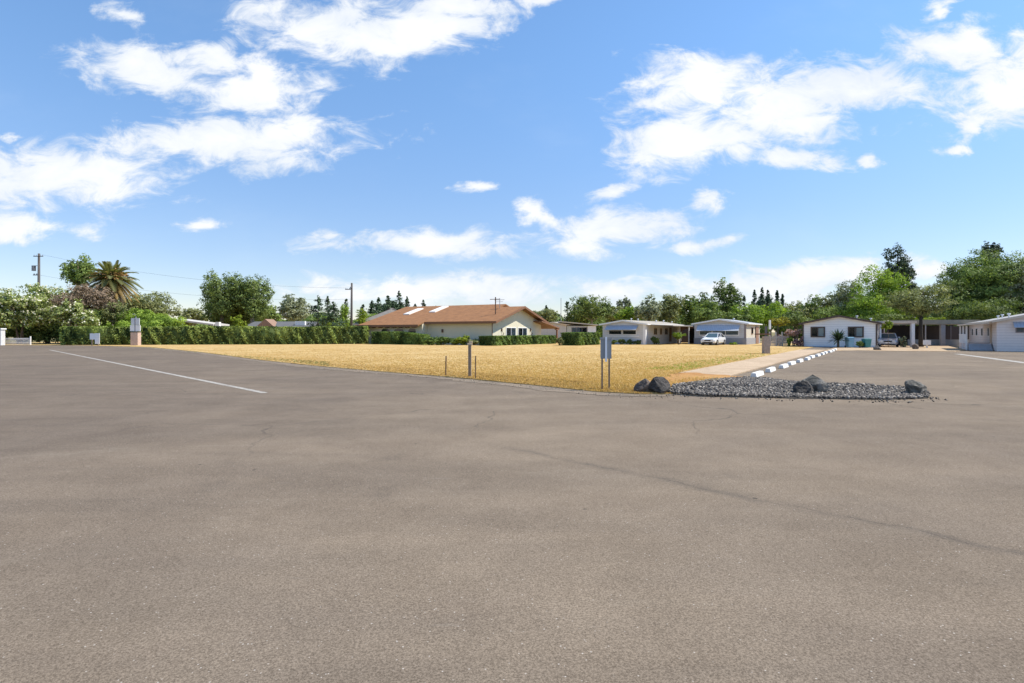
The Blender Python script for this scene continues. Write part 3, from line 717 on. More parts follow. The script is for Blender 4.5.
def home_d():
    W = 9.0; f = Vector((math.cos(math.radians(-33.7)), math.sin(math.radians(-33.7))))
    c = Vector((39.8, 46.7)) + f*W
    PW = mat('pinkish_white_siding', (.80, .73, .70), .65, var=.05, stripes=('Z', .22, .3), dirt=.08)
    R = gable_home('mobile_home', 'pinkish white mobile home with porch and steps at right edge', tuple(c), W, 20, 2.5, 3.45,
        PW, mat('grey_roof', (.36, .35, .34), .7, var=.15), mat('cream_trim', (.6, .52, .42), .7), .35, None, vents=((.9, 1.2, .35), (1.2, 7, .35), (1.2, 9.5, .3)))
    window_on(R, (0, 0), (1, 0), 1.15, 3.2, 1.55, 2.0, frame=mat('brown_grey_trim', (.28, .24, .24), .7), fw=.07, mull=3, curtain=GREYCURT)
    MB().prism([(-.6, 1.95), (-.002, 2.4), (-.002, 2.44), (-.6, 1.99)], 'x', 1.0, 3.4).build('awning', mat('blue_grey_awning', (.42, .50, .64)), R)
    MB().prism([(-.36, 2.30), (-1.95, 2.18), (-1.95, 2.30), (-.36, 2.42)], 'y', .4, 8.2).build('porch_roof', mat('cream_trim', (.6, .52, .42)), R)
    for y in (2.5, 5.2, 7.9): MB().box(-1.8, -1.68, y, y+.12, 0, 2.14).build('porch_post', WHITE, R)
    MB().box(-1.78, -.05, 2.6, 8.0, .0, .62).build('porch_deck', mat('pink_grey_block', (.66, .58, .55), .8, stripes=('Z', .2, .2)), R)
    b = MB(); b.box(-1.84, -1.78, 2.6, 8.0, 1.36, 1.42)
    for i in range(42): b.box(-1.83, -1.79, 2.62+i*.128, 2.68+i*.128, .6, 1.36)
    b.build('railing', WHITE, R)
    b = MB()
    for i in range(4): b.box(-1.6, -.1, 1.3+i*.32, 2.6, i*.14, (i+1)*.14-.002)
    b.build('steps', mat('blue_grey_step', (.36, .40, .46), .8), R)
    for (a, b2) in ((4.2, 5.2), (8.4, 9.6), (12.4, 13.8), (16, 17.2)): window_on(R, (0, 20), (0, -1), 20-b2, 20-a, 1.2, 2.0, frame=WHITE, fw=.07, mull=0)
    MB().box(-.05, -.002, 2.8, 3.7, .56, 2.25).build('door', mat('peach_door', (.55, .42, .3), .6), R)
home_d()
def home_far():
    D = 90; rz = math.radians(-33.7); cr = Vector((X(563.5, D), D))
    R = gable_home('mobile_home', 'cream mobile home with white porch posts right of the clubhouse', (X(566, D), D), 4.6, 6.2, 2.75, 3.1, mat('off_white_siding', (.60, .58, .54), .7), mat('cream_roof', (.56, .5, .4), .7), mat('cream_trim', (.6, .52, .42)), .3)
    window_on(R, (4.6, 0), (0, 1), 2.2, 4.6, 1.5, 2.3, frame=WHITE, mull=1)
    S = thing('mobile_home', 'low pale mobile home behind the tall box hedge', 'house', (X(567, D), D, 0), 0)
    w = X(596, D) - X(567, D)
    MB().box(0, w, 0, 6, 0, 2.55).build('wall', mat('olive_cream_siding', (.50, .50, .44), .7, var=.1), S)
    MB().prism([(-1.2, 3.15), (w+.3, 2.62), (w+.3, 2.78), (-1.2, 3.32)], 'y', -.5, 6.3).build('roof', mat('cream_roof', (.56, .5, .4)), S)
    window_on(S, (0, 0), (1, 0), .7, 3.2, 1.5, 2.35, frame=mat('brown_grey_trim', (.28, .24, .24), .7), mull=2, curtain=GREYCURT, cur_span=(.8, 2.1))
    MB().box(w-1.3, w, -.08, -.003, 0, 2.55).build('corner_panel', WHITE, S)
home_far()

D = 70; FR = thing('dark_backdrop', 'dark board backdrop added behind the porch of the right-hand home', 'fence', (X(938, D), D, 0))  # backdrop added to darken the open gap behind the porch
w = X(1000, D)-X(938, D); MB().box(0, w, 0, .05, .05, 2.3).build('boards', mat('dark_boards', (.05, .038, .035)), FR)
for i in range(6): MB().box(i*w/5.2, i*w/5.2+.1, -.1, -.002, 0, 2.35).build('post', mat('dark_post', (.13, .12, .13), .8), FR)
D = 84; FR = thing('dark_backdrop', 'dark board backdrop behind the gap between the grey homes', 'fence', (X(676, D), D, 0))  # near-black sheet closing off the gap between the grey homes
w = X(702, D)-X(676, D); MB().box(0, w, 0, .05, .05, 2.2).build('boards', mat('dark_boards', (.05, .038, .035)), FR)
for i in range(3): MB().box(i*w/2.1, i*w/2.1+.1, -.1, -.002, 0, 2.25).build('post', mat('dark_post', (.13, .12, .13), .8), FR)

# ------------------------------------------------------------------ cars
def car(loc, rz, label, paint, name='parked_car'):
    R = thing(name, label, 'car', loc, rz)
    st = [(-2.22, .34, .60, .74), (-2.12, .24, .70, .84), (-1.7, .22, .80, .89), (-1.1, .22, .90, .905), (-.4, .22, .95, .91), (.8, .22, .97, .91), (1.7, .22, .98, .88), (2.12, .26, .95, .83), (2.22, .36, .80, .74)]
    b = MB(); n = 10; vs = []
    for (y, zb, zt, w) in st:
        zm = zb + (zt-zb)*.55
        h = [(-w*.86, zb), (-w*.97, zb+.1), (-w, zm), (-w*.965, zt-.07), (-w*.80, zt)]
        sec = h + [(-x, z) for x, z in h[::-1]]
        vs += [(x, y, z) for x, z in sec]
    fs = [(i*n+j, i*n+(j+1) % n, (i+1)*n+(j+1) % n, (i+1)*n+j) for i in range(len(st)-1) for j in range(n)]
    fs += [tuple(range(n)), tuple(range((len(st)-1)*n, len(st)*n))]
    b.add(vs, fs)
    rs = [(-1.0, .92, .76), (-.2, 1.40, .60), (.3, 1.46, .60), (1.2, 1.42, .58), (1.85, .96, .70)]
    # cabin: pillars and roof
    def sec(y, z, w): return [(-w, y, z), (w, y, z)]
    k = []; 
    lo = [(-.95, .92, .78), (1.85, .95, .74)]
    b.add([(-.58, -.18, 1.40), (.58, -.18, 1.40), (.60, .4, 1.46), (-.60, .4, 1.46), (.57, 1.25, 1.42), (-.57, 1.25, 1.42),
           (-.58, -.18, 1.35), (.58, -.18, 1.35), (.60, .4, 1.40), (-.60, .4, 1.40), (.57, 1.25, 1.36), (-.57, 1.25, 1.36)],
          [(0, 1, 2, 3), (3, 2, 4, 5), (0, 1, 7, 6), (1, 2, 8, 7), (2, 4, 10, 8), (4, 5, 11, 10), (5, 3, 9, 11), (3, 0, 6, 9)])
    for s in (-1, 1):
        for (p, q) in (((s*.78, -.98, .92), (s*.585, -.18, 1.38)), ((s*.80, .45, .94), (s*.60, .42, 1.42)), ((s*.76, 1.88, .94), (s*.575, 1.25, 1.38))):
            b.tube([p, q], .04, 6)
    body = b.build('body', paint, R, smooth=False)
    g = MB(); g.add([(-.76, -.95, .93), (.76, -.95, .93), (.565, -.16, 1.385), (-.565, -.16, 1.385)], [(0, 1, 2, 3)]); g.build('windscreen', mat('car_windscreen', (.06, .10, .11), .06, spec=.8), R)
    g = MB(); g.add([(-.72, 1.86, .95), (.72, 1.86, .95), (.555, 1.25, 1.375), (-.555, 1.25, 1.375)], [(3, 2, 1, 0)]); g.build('rear_window', DGLASS, R)
    for s in (-1, 1):
        g = MB(); g.add([(s*.785, -.9, .94), (s*.80, 1.82, .95), (s*.575, 1.25, 1.37), (s*.60, .4, 1.41), (s*.58, -.16, 1.37)], [(0, 1, 2, 3, 4)]); g.build('side_window', DGLASS, R)
        MB().box(min(s*.62, s*.40), max(s*.62, s*.40), -2.235, -2.10, .55, .70).build('headlight', mat('headlight_lens', (.6, .65, .68), .1, spec=.9), R)
        MB().box(min(s*.90, s*1.06), max(s*.90, s*1.06), -.86, -.72, .93, 1.05).build('wing_mirror', paint, R)
        MB().box(min(s*.6, s*.78), max(s*.6, s*.78), 2.12, 2.23, .68, .84).build('tail_light', mat('tail_lens', (.4, .02, .02), .2), R)
        for y in (-1.38, 1.36):
            MB().tube([(s*.70, y, .32), (s*.93, y, .32)], .325, 20).build('wheel', mat('tyre_rubber', (.02, .02, .02), .8), R)
            w = R.children[-1]
            MB().tube([(s*.925, y, .32), (s*.945, y, .32)], .19, 14).build('rim', STEEL, w)
    MB().box(-.36, .36, -2.245, -2.16, .50, .66).build('grille', mat('black_plastic', (.02, .02, .022), .5), R)
    MB().box(-.6, .6, -2.22, -2.05, .26, .40).build('bumper_intake', mat('black_plastic', (.02, .02, .022)), R)
    MB().box(-.2, .2, -2.26, -2.24, .40, .50).build('number_plate', WHITE, R)
    return R
car((X(713.5, 68.5), 68.5, .05), math.radians(-37), 'white car parked on the dry grass in front of the grey mobile home', mat('white_car_paint', (.72, .74, .76), .25, var=.02, coat=.6))
car((X(890.5, 60), 60.4, .05), math.radians(-34), 'silver car parked nose out under the carport', mat('silver_car_paint', (.42, .45, .52), .3, var=.02, metal=.3, coat=.6))

# ------------------------------------------------------------------ signs, posts, pillars
def stake(px, top, base, r, label, m, name='stake', cap=False):
    x, y = G(px, base); R = MB().tube([(0, 0, 0), (0.01, 0, (base-top)*y/FL)], r, 7)
    if cap: R.tube([(0.01, 0, (base-top)*y/FL), (.012, 0, (base-top)*y/FL+.02)], r*1.5, 7)
    o = R.build(name, m, None, label=label, cat='post'); o.location = (x, y, .04); return o
stake(445.8, 357, 376.8, .022, 'thin rusty steel stake at the lawn edge, shortest and leftmost', RUST)
stake(475.3, 357, 380, .018, 'thin rusty steel stake just right of the wooden post', RUST)
x, y = G(469.8, 377.8); R = thing('wooden_post', 'weathered wooden post with ragged pale top at the lawn edge', 'post', (x, y, .04))
MB().prism([(-.055, -.05), (.05, -.055), (.055, .05), (-.045, .055)], 'z', 0, 1.12).build('shaft', TIMBER, R, bevel=.008)
b = MB(); b.box(-.085, .085, -.07, .07, 1.10, 1.17); b.box(-.03, .09, -.05, .05, 1.171, 1.24); b.build('cap', mat('pale_wood', (.50, .40, .27), .9, var=.2), R, bevel=.01)
x, y = G(605.8, 391.2); R = thing('roadside_sign', 'back of a small grey sign on two rusty steel posts at the lawn edge', 'sign', (x, y, .04))
for s in (-.10, .09):
    MB().box(s-.02, s+.02, -.016, .016, 0, 1.36).build('post', mat('weathered_steel_post', (.20, .155, .12), .7, var=.35, scale=9), R)
MB().box(-.148, .148, -.030, -.021, .84, 1.40).build('board', mat('grey_sign_back', (.27, .285, .30), .5, var=.08), R)
MB().box(-.028, .022, -.075, -.052, .76, 1.43).build('centre_strip', mat('bright_white_strip', (.85, .87, .9), .4, var=.02), R)
MB().box(-.165, .165, -.05, -.0315, 1.37, 1.415).build('bracket', STEEL, R)
# left: white notice boards on two posts
D = 66.0; R = thing('notice_board', 'white notice boards on two pale posts in front of the hedge', 'sign', (X(95.5, D), D, 0))
for px in (92, 98.3): MB().box(X(px, D)-X(95.5, D)-.06, X(px, D)-X(95.5, D)+.06, -.05, .05, 0, Z(333.2, D)).build('post', TIMBER, R)
MB().box(-.60, .22, -.09, -.052, Z(339.5, D), Z(333.4, D)).build('board', WHITE, R)
MB().box(.02, .56, -.13, -.092, Z(343.8, D), Z(333.2, D)).build('board', WHITE, R)
# brick pillar with stacked panels
BRICK = mat('pink_brick', (.56, .41, .33), .9, var=.25, scale=5, bump=.5, stripes=('Z', .075, .3))
D = 66.5; R = thing('sign_pillar', 'brick pillar carrying grey and white sign panels before the hedge', 'sign', (X(135.8, D), D, 0))
MB().box(-.42, .42, -.3, .3, 0, Z(332.5, D)).build('pillar', BRICK, R)
z = Z(332.4, D)
MB().box(-.38, .38, -.26, .26, z+.003, z+.10).build('cap', mat('dark_cap', (.10, .08, .07), .8), R)
MB().box(-.06, .06, -.04, .04, z+.101, Z(317, D)).build('pole', STEEL, R)
MB().box(-.58, .58, -.13, -.043, z+.14, Z(325.2, D)).build('lower_panel', WHITE, R)
MB().box(-.48, .48, -.12, -.043, Z(325.0, D), Z(318.2, D)).build('upper_panel', mat('pale_grey_panel', (.62, .64, .66)), R)
MB().box(-.035, .035, -.16, -.131, z+.16, Z(318.6, D)).build('divider', mat('dark_strip', (.15, .15, .17), .6), R)
MB().tube([(0, 0, Z(317, D)-.02), (0, 0, Z(315, D)), (-.2, 0, Z(314, D)), (-.38, 0, Z(314.4, D))], .035, 6).build('lamp_arm', STEEL, R)
# grey stone pillar right
x, y = G(766, 354.2); R = thing('address_pillar', 'grey stone pillar with dark post and white tube lamp beside the concrete path', 'lamp post', (x, y, .05))
D = y; MB().box(-.21, .21, -.2, .2, 0, Z(337, D)).build('pillar', mat('grey_brown_stone', (.38, .31, .26), .9, var=.3, scale=5, bump=.6, stripes=('Z', .12, .3)), R)
z = Z(337, D); MB().box(-.06, .07, -.06, .06, z+.003, Z(327, D)).build('post', mat('dark_post', (.13, .12, .13), .8), R)
MB().box(-.85, .30, -.12, -.063, Z(335.4, D), Z(334.2, D)).build('cross_arm', BRTRIM, R)
MB().tube([(.20, -.16, Z(329.8, D)), (.20, -.16, Z(320.8, D))], .07, 10).build('lamp_tube', mat('lamp_tube_glass', (.85, .86, .84), .4, var=.02), R)

def utility_pole(px, top, D, label, arms, transformer=0):
    H = Z(top, D); R = thing('utility_pole', label, 'utility pole', (X(px, D), D, 0))
    MB().tube([(0, 0, 0), (.04, 0, H*.5), (.08, 0, H)], [.24, .19, .15], 10).build('pole', WOODPOLE, R, smooth=True)
    for (dz, hw, off) in arms:
        b = MB().box(-hw+off, hw+off, -.2, -.11, H-dz, H-dz+.11); a = b.build('cross_arm', WOODPOLE, R)
        for s in (-hw+.1+off, -hw*.4+off, hw*.4+off, hw-.1+off): MB().tube([(s, -.15, H-dz+.11), (s, -.15, H-dz+.3)], [.05, .03], 6).build('insulator', STEEL, a)
    if transformer:
        z = H - transformer
        MB().tube([(-.65, -.1, z), (-.65, -.1, z+.8)], .27, 12).build('transformer', mat('grey_transformer', (.2, .21, .22), .5), R)
        MB().box(-.8, .1, -.3, -.2, z+.75, z+.82).build('bracket', STEEL, R)
    return R
utility_pole(38.5, 253.5, 88, 'brown utility pole with transformer rising out of the flowering shrubs', ((.5, .75, .1), (3.4, .35, -.35)), 2.7)
utility_pole(351.3, 283, 92, 'thin utility pole behind the long hedge left of the clubhouse', ((1.1, .5, -.45), (.9, .2, .0)), 0)
MB().tube([(0, 0, 0), (0, 0, Z(298, 95))], [.06, .04], 6).build('antenna_mast', STEEL, None, label='thin grey mast rising behind the clubhouse porch', cat='mast').location = (X(561, 95), 95, 0)
def wire(a, b, sag, label):
    a, b = Vector(a), Vector(b); pts = [a.lerp(b, t) - Vector((0, 0, sag*4*t*(1-t))) for t in [i/16 for i in range(17)]]
    o = MB().tube([p - a for p in pts], .014, 4, cap=False).build('power_line', mat('black_cable', (.03, .03, .03), .6), None, label=label, cat='cable', group='power lines between the poles')
    o.location = tuple(a)
wire((X(38.5, 88)+.6, 88, Z(253.5, 88)-.2), (X(351.3, 92)-.9, 92, Z(283, 92)-.8), 1.2, 'upper power line sagging between the two utility poles')
wire((X(38.5, 88), 88, Z(253.5, 88)-3.3), (X(351.3, 92), 92, Z(283, 92)-2.6), 1.3, 'lower power line sagging between the two utility poles')

# wheel stops
STOP = mat('white_concrete_stop', (.74, .73, .70), .8, var=.08, scale=6, bump=.3, dirt=.25)
order = ['nearest', 'second', 'third', 'fourth', 'fifth', 'sixth', 'seventh', 'eighth', 'ninth', 'tenth', 'eleventh', 'twelfth', 'thirteenth']
ws = None; ang = math.atan2(W_.y, W_.x)
sp_ = MB().prism([(-.11, 0), (.11, 0), (.075, .15), (-.075, .15)], 'x', -.70, .70)
for i, wd in enumerate(order):
    lab = ('white concrete wheel stop nearest to the gravel bed' if i == 0 else '%s white concrete wheel stop counting away from the gravel bed' % wd)
    if ws is None: ws = sp_.build('wheel_stop', STOP, None, bevel=.02, label=lab, cat='wheel stop', group='wheel stops along the concrete path'); o = ws
    else: o = ws.copy(); COL.objects.link(o); o['label'] = lab
    q = S0 + W_*2.85*i + Nl*(.0 + .04*math.sin(i*2.3)); o.location = (q.x, q.y, .022); o.rotation_euler = (0, 0, ang + .02*math.sin(i*1.7))

# ------------------------------------------------------------------ gravel bed and boulders
def in_poly(P, poly):
    x, y = P[:, 0], P[:, 1]; ins = np.zeros(len(P), bool); n = len(poly)
    for i in range(n):
        (x0, y0), (x1, y1) = poly[i], poly[(i+1) % n]
        c = ((y0 > y) != (y1 > y)) & (x < (x1-x0)*(y-y0)/((y1-y0) if y1 != y0 else 1e-9) + x0); ins ^= c
    return ins
isl = [G(668, 395), G(672, 391), G(690, 385.5), G(712, 381.0), G(745, 379), G(768, 380), G(790, 383.5), G(830, 387.5), G(870, 390), G(905, 392), G(930, 395.5), G(928, 399.5), G(890, 401), G(820, 400), G(760, 398.8), G(700, 397.5)]
sheet('gravel_base', ragged(isl, .3, .06, 9), 0.0465, earth_mat('grey_grit', (.20, .18, .15), (.26, .22, .17), (.13, .125, .12), 3, None), .03)
import bmesh
def ico(sub):
    bm = bmesh.new(); bmesh.ops.create_icosphere(bm, subdivisions=sub, radius=1); v = np.array([tuple(p.co) for p in bm.verts]); f = np.array([[q.index for q in t.verts] for t in bm.faces]); bm.free(); return v, f
iv, if_ = ico(1)
def stones(name, poly, n, smin, smax, z, m, seed, label, cat, fold=0.0):
    r = np.random.default_rng(seed); pp = np.array(poly); lo, hi = pp.min(0), pp.max(0)
    Q = r.uniform(lo, hi, (n*4, 2)); Q = Q[in_poly(Q, poly)][:n]; n = len(Q)
    s = r.uniform(smin, smax, n)**1.0
    V = iv[None] * (1 + r.uniform(-.42, .42, (n, len(iv), 1))) * s[:, None, None] * r.uniform(.6, 1.25, (n, 1, 3))
    a = r.uniform(0, 6.28, n); b = r.uniform(-.8, .8, n)
    ca, sa, cb, sb = np.cos(a), np.sin(a), np.cos(b), np.sin(b)
    y2 = V[..., 1]*cb[:, None]-V[..., 2]*sb[:, None]; z2 = V[..., 1]*sb[:, None]+V[..., 2]*cb[:, None]
    x3 = V[..., 0]*ca[:, None]-y2*sa[:, None]; y3 = V[..., 0]*sa[:, None]+y2*ca[:, None]
    # pile a little higher toward the middle
    c = pp.mean(0); hh = fold*np.clip(1-np.abs((Q[:, 1]-c[1]))/2.2, 0, 1)*r.uniform(.2, 1, n)
    V = np.stack([x3 + Q[:, 0, None], y3 + Q[:, 1, None], z2 + (z + hh + s*.45)[:, None]], -1).reshape(-1, 3)
    F = (if_[None] + (np.arange(n)*len(iv))[:, None, None]).reshape(-1, 3)
    me = bpy.data.meshes.new(name); me.vertices.add(len(V)); me.vertices.foreach_set('co', V.astype(np.float32).ravel())
    me.loops.add(F.size); me.loops.foreach_set('vertex_index', F.astype(np.int32).ravel())
    me.polygons.add(len(F)); me.polygons.foreach_set('loop_start', np.arange(0, F.size, 3, dtype=np.int32)); me.update(calc_edges=True)
    t = np.repeat(r.random(n), len(if_)); at = me.attributes.new('tone', 'FLOAT', 'FACE'); at.data.foreach_set('value', t.astype(np.float32))
    me.materials.append(m); o = bpy.data.objects.new(name, me); COL.objects.link(o)
    return tagit(o, label, cat, None, 'stuff')
def stone_mat(name, cols):
    m = bpy.data.materials.new(name); m.use_nodes = True; T = NT(m.node_tree)
    at = T.n('ShaderNodeAttribute', attribute_name='tone').outputs['Fac']
    cr = T.n('ShaderNodeValToRGB', {0: at}); e = cr.color_ramp.elements
    for i, c in enumerate(cols):
        if i < 2: e[i].position = i/(len(cols)-1); e[i].color = rgb(*c)
        else: x = e.new(min(1, i/(len(cols)-1))); x.color = rgb(*c)
    oc = T.n('ShaderNodeTexCoord').outputs['Object']
    c = T.mix(1.0, cr.outputs[0], T.mix(T.noise(oc, 22, 4, .7), rgb(.7, .7, .7), rgb(1.3, 1.3, 1.3)), 'MULTIPLY')
    p = T.n('ShaderNodeBsdfPrincipled', {'Base Color': c, 'Roughness': .85}); o = T.n('ShaderNodeOutputMaterial'); T.set(o.inputs[0], p.outputs[0]); return m
stones('gravel', isl, 24000, .010, .040, .05, stone_mat('gravel_stone', [(.03, .028, .027), (.11, .097, .085), (.055, .05, .046), (.38, .34, .29), (.04, .037, .035), (.15, .13, .11)]), 4, 'dark grey crushed rock filling the island bed', 'gravel', .10)

halo = ragged([(x + (x-10)*.05, 15.9 + (y-15.9)*1.25) for x, y in isl], .3, .1, 14)
stones('gravel', halo, 900, .008, .022, .026, MATS.get('x') or bpy.data.materials['gravel_stone'], 24, 'stray gravel chips scattered on the asphalt around the island', 'gravel')
dband = [(x-.2, y-.9) for x, y in edge[4:]] + [(x+.2, y+.2) for x, y in edge[4:]][::-1]
stones('pebbles', dband, 2600, .006, .020, .026, stone_mat('edge_pebbles', [(.30, .24, .18), (.16, .13, .10), (.40, .33, .25)]), 25, 'crumbled grit and pebbles along the lawn edge', 'gravel')
def boulder(px0, px1, top, base, label, m, seed, name='boulder', dmin=.38, dmax=.74, depth=.8):
    x, y = G((px0+px1)/2, base); y += .25; W = (px1-px0)*y/FL; H = (base-top)*y/FL + .05
    bm = bmesh.new(); bmesh.ops.create_icosphere(bm, subdivisions=4, radius=1)
    r = random.Random(seed); planes = [(Vector((r.uniform(-1, 1), r.uniform(-1, 1), r.uniform(-.3, 1))).normalized(), r.uniform(dmin, dmax)) for _ in range(12)]
    from mathutils import noise as mn
    for v in bm.verts:
        p = v.co.copy()
        for (n, d) in planes:
            k = p.dot(n)
            if k > d: p -= n*(k-d)*.95
        p += v.co*(mn.noise(v.co*3 + Vector((seed, 0, 0)))*.07 + mn.noise(v.co*8 + Vector((seed, 3, 0)))*.03)
        v.co = p
    xs = [v.co.x for v in bm.verts]; zs = [v.co.z for v in bm.verts]
    sx = W/(max(xs)-min(xs)); sz = H*1.25/(max(zs)-min(zs)); z0 = min(zs)
    for v in bm.verts: v.co = Vector((v.co.x*sx, v.co.y*sx*depth, (v.co.z-z0)*sz - H*.22))
    me = bpy.data.meshes.new(name); bm.to_mesh(me); bm.free(); me.materials.append(m)
    o = bpy.data.objects.new(name, me); COL.objects.link(o); o.location = (x, y, .04)
    return tagit(o, label, 'rock')
def rock_mat(name, a, b, c3, z_lo=None):
    m = bpy.data.materials.new(name); m.use_nodes = True; T = NT(m.node_tree)
    oc = T.n('ShaderNodeTexCoord').outputs['Object']
    n1 = T.noise(oc, 3.2, 6, .65, .6); n2 = T.noise(oc, 14, 6, .75)
    c = T.mix(T.step(n1, .38, .62), rgb(*a), rgb(*b)); c = T.mix(T.math('MULTIPLY', T.step(n2, .52, .72), .7), c, rgb(*c3))
    bp = T.n('ShaderNodeBump', {'Height': T.math('ADD', n2, n1), 'Strength': 1.0, 'Distance': .06})
    p = T.n('ShaderNodeBsdfPrincipled', {'Base Color': c, 'Roughness': .8, 'Normal': bp.outputs[0]}); o = T.n('ShaderNodeOutputMaterial'); T.set(o.inputs[0], p.outputs[0]); return m
RD = rock_mat('dark_rock', (.035, .031, .028), (.10, .088, .078), (.20, .17, .145))
RB = rock_mat('brown_rock', (.09, .07, .055), (.20, .15, .12), (.27, .23, .19))
RG = rock_mat('grey_rock', (.085, .082, .07), (.27, .25, .22), (.045, .055, .038))
boulder(636, 656, 383, 394.6, 'small brown boulder, leftmost at the grass corner', RB, 6, dmin=.5, dmax=.85)
boulder(649, 672, 381.5, 395.6, 'dark boulder touching the brown one at the left end of the gravel', RD, 19, dmin=.5, dmax=.8)
boulder(797, 819, 386, 397.6, 'low black boulder left of the tall grey one amid gravel', RD, 28, dmin=.5, dmax=.8, depth=.6)
boulder(806, 829, 379.5, 396.2, 'tall grey green boulder standing in the middle of the gravel', RG, 14, dmin=.42, depth=.7)
boulder(911, 934.5, 385.0, 398.0, 'rounded grey boulder alone at the right end of the gravel', RG, 35, dmin=.5, dmax=.85)
boulder(875, 883, 346.5, 350.4, 'small dark rock on the kerb in front of the carport', RD, 40)
boulder(914, 921, 344.5, 349.6, 'small pale rock beneath the thick trunk', RB, 41)

# ------------------------------------------------------------------ straw: short dry grass standing in the lot
def tufts(name, n, region, poly, hmin, hmax, m, seed, label, thr=None, kinds=3):
    r = np.random.default_rng(int(abs(seed)))
    px = r.uniform(region[0], region[1], n*3); py = region[2] + (region[3]-region[2])*r.random(n*3)**.6
    D = EYE*FL/(py-HY); Q = np.stack([(px-CX)/FL*D, D], 1); Q = Q[in_poly(Q, poly)][:n]; n = len(Q)
    base = np.repeat(np.c_[Q, np.full(n, .05)], kinds, 0) + np.c_[r.normal(size=(n*kinds, 2))*.03, np.zeros(n*kinds)]
    k = len(base); a = r.uniform(0, 6.28, k); h = r.uniform(hmin, hmax, k)*r.uniform(.5, 1, k); w = .003 + .006*r.random(k) + base[:, 1]*.00018
    d = np.stack([np.cos(a), np.sin(a), np.zeros(k)], 1)
    lean = np.stack([np.cos(a*3+1), np.sin(a*3+1), np.zeros(k)], 1)*h[:, None]*r.uniform(.1, 1.1, (k, 1))
    top = base + lean + np.array([0, 0, 1])*h[:, None]
    V = np.stack([base - d*w[:, None], base + d*w[:, None], top + d*w[:, None]*.3, top - d*w[:, None]*.3], 1).reshape(-1, 3)
    F = np.arange(4*k).reshape(-1, 4)
    me = bpy.data.meshes.new(name); me.vertices.add(len(V)); me.vertices.foreach_set('co', V.astype(np.float32).ravel())
    me.loops.add(F.size); me.loops.foreach_set('vertex_index', F.astype(np.int32).ravel())
    me.polygons.add(len(F)); me.polygons.foreach_set('loop_start', np.arange(0, F.size, 4, dtype=np.int32)); me.update(calc_edges=True)
    at = me.attributes.new('tone', 'FLOAT', 'FACE'); at.data.foreach_set('value', r.random(k).astype(np.float32))
    me.materials.append(m); o = bpy.data.objects.new(name, me); COL.objects.link(o)
    return tagit(o, label, 'grass', None, 'stuff')
tufts('dry_grass', 62000, (90, 850, 346.5, 396), lot, .012, .038, LEAF['straw'], 2, 'short mown dry straw grass covering the empty lot')
edgep = ragged([G(560, 386.5), G(600, 391.5), G(640, 394), G(690, 390), G(720, 382), G(700, 379), G(650, 386), G(600, 388)], 1, .0, 2)
tufts('weeds', 2200, (380, 740, 372, 396), edgep, .05, .13, LEAF['straw'], 5, 'taller straw weeds along the lot corner')
inner = [(p[0] + .5, p[1] + 2.2) for p in edge[4:]]
LEAF['brownstraw'] = leafmat('brown_straw', (.15, .085, .035), (.34, .22, .09), .2, 1.3)
tufts('brown_grass', 9000, (250, 660, 358, 396), edge[4:] + inner[::-1], .01, .04, LEAF['brownstraw'], 15, 'brown trampled grass along the road edge of the lot')
lotg = [along(1, 2.95), along(24, 2.95), along(24, 4.2), along(10, 4.6), along(1, 4.6)]
tufts('green_grass', 2600, (640, 800, 345, 385), lotg, .02, .06, LEAF['bright'], 6, 'thin green grass beside the concrete path')
tufts('green_grass', 2500, (90, 330, 346, 368), [G(100, 346), G(330, 363), G(330, 367.5), G(260, 360), G(150, 347.5)], .02, .06, LEAF['olive'], 7, 'greenish grass strip by the road at left')

# ------------------------------------------------------------------ hedges
hedge('hedge', [(X(75, 70), 68.5, .98), (X(130, 71), 69.0, .95), (X(215, 72), 71.2, 1.0), (X(300, 73), 72.6, .97), (X(367, 75), 75.0, 1.03)], 2.25, 1.6, 'oldhedge', 'long rough green hedge along the back left of the lot', ls=.21, seed=2, wav=.12)
hedge('hedge', [(X(374.5, 73), 73.0, 1.0), (X(401, 72), 72.0, 1.0)], 1.62, 1.6, 'hedge', 'square dark hedge block at the left end of the clubhouse', seed=3)
hedge('hedge', [(X(403, 71), 71.0, 1.0), (X(426, 69.5), 69.5, .78)], 1.6, 1.5, 'hedge', 'hedge stepping down beneath the clubhouse arches', seed=4)
for i, (px, w, t, lf, lb) in enumerate(((431, 23, 335.6, 'hedge', 'round dark green shrub, first right of the stepped hedge'), (443, 20, 336.8, 'hedge', 'smallest round shrub below the clubhouse wall'),
        (453, 20, 337.2, 'hedge', 'low round shrub left of the pale lime one'), (462, 20, 335.6, 'lime', 'pale lime shrub below the clubhouse wall'), (473, 20, 338, 'olive', 'dull olive shrub touching the long box hedge'))):
    bush(px, t, w, 67.5, lf, lb, ls=.15, seed=i, gaps=.0, dense=2.0, lobes=14, group='round shrubs below the clubhouse wall')
def corner_hedge(px, D, wid, L, h, label, seed):
    c = Vector((X(px, D), D)) + Vector((-.83, .55))*wid/2 + Vector((.55, .83))*.1
    e = c + Vector((.55, .83))*L
    hedge('hedge', [(c.x, c.y, 1.0), (e.x, e.y, 1.0)], h, wid, 'hedge', label, seed=seed, wav=.05)
corner_hedge(492.5, 64, 1.95, 14.6, 1.12, 'long clipped box hedge under the clubhouse gable windows', 5)
corner_hedge(578, 65, 2.2, 5.8, 1.52, 'tall clipped box hedge right of the clubhouse', 6)
bush(559.5, 337, 9, 65.5, 'olive', 'small straw coloured shrub between the two box hedges', ls=.13)
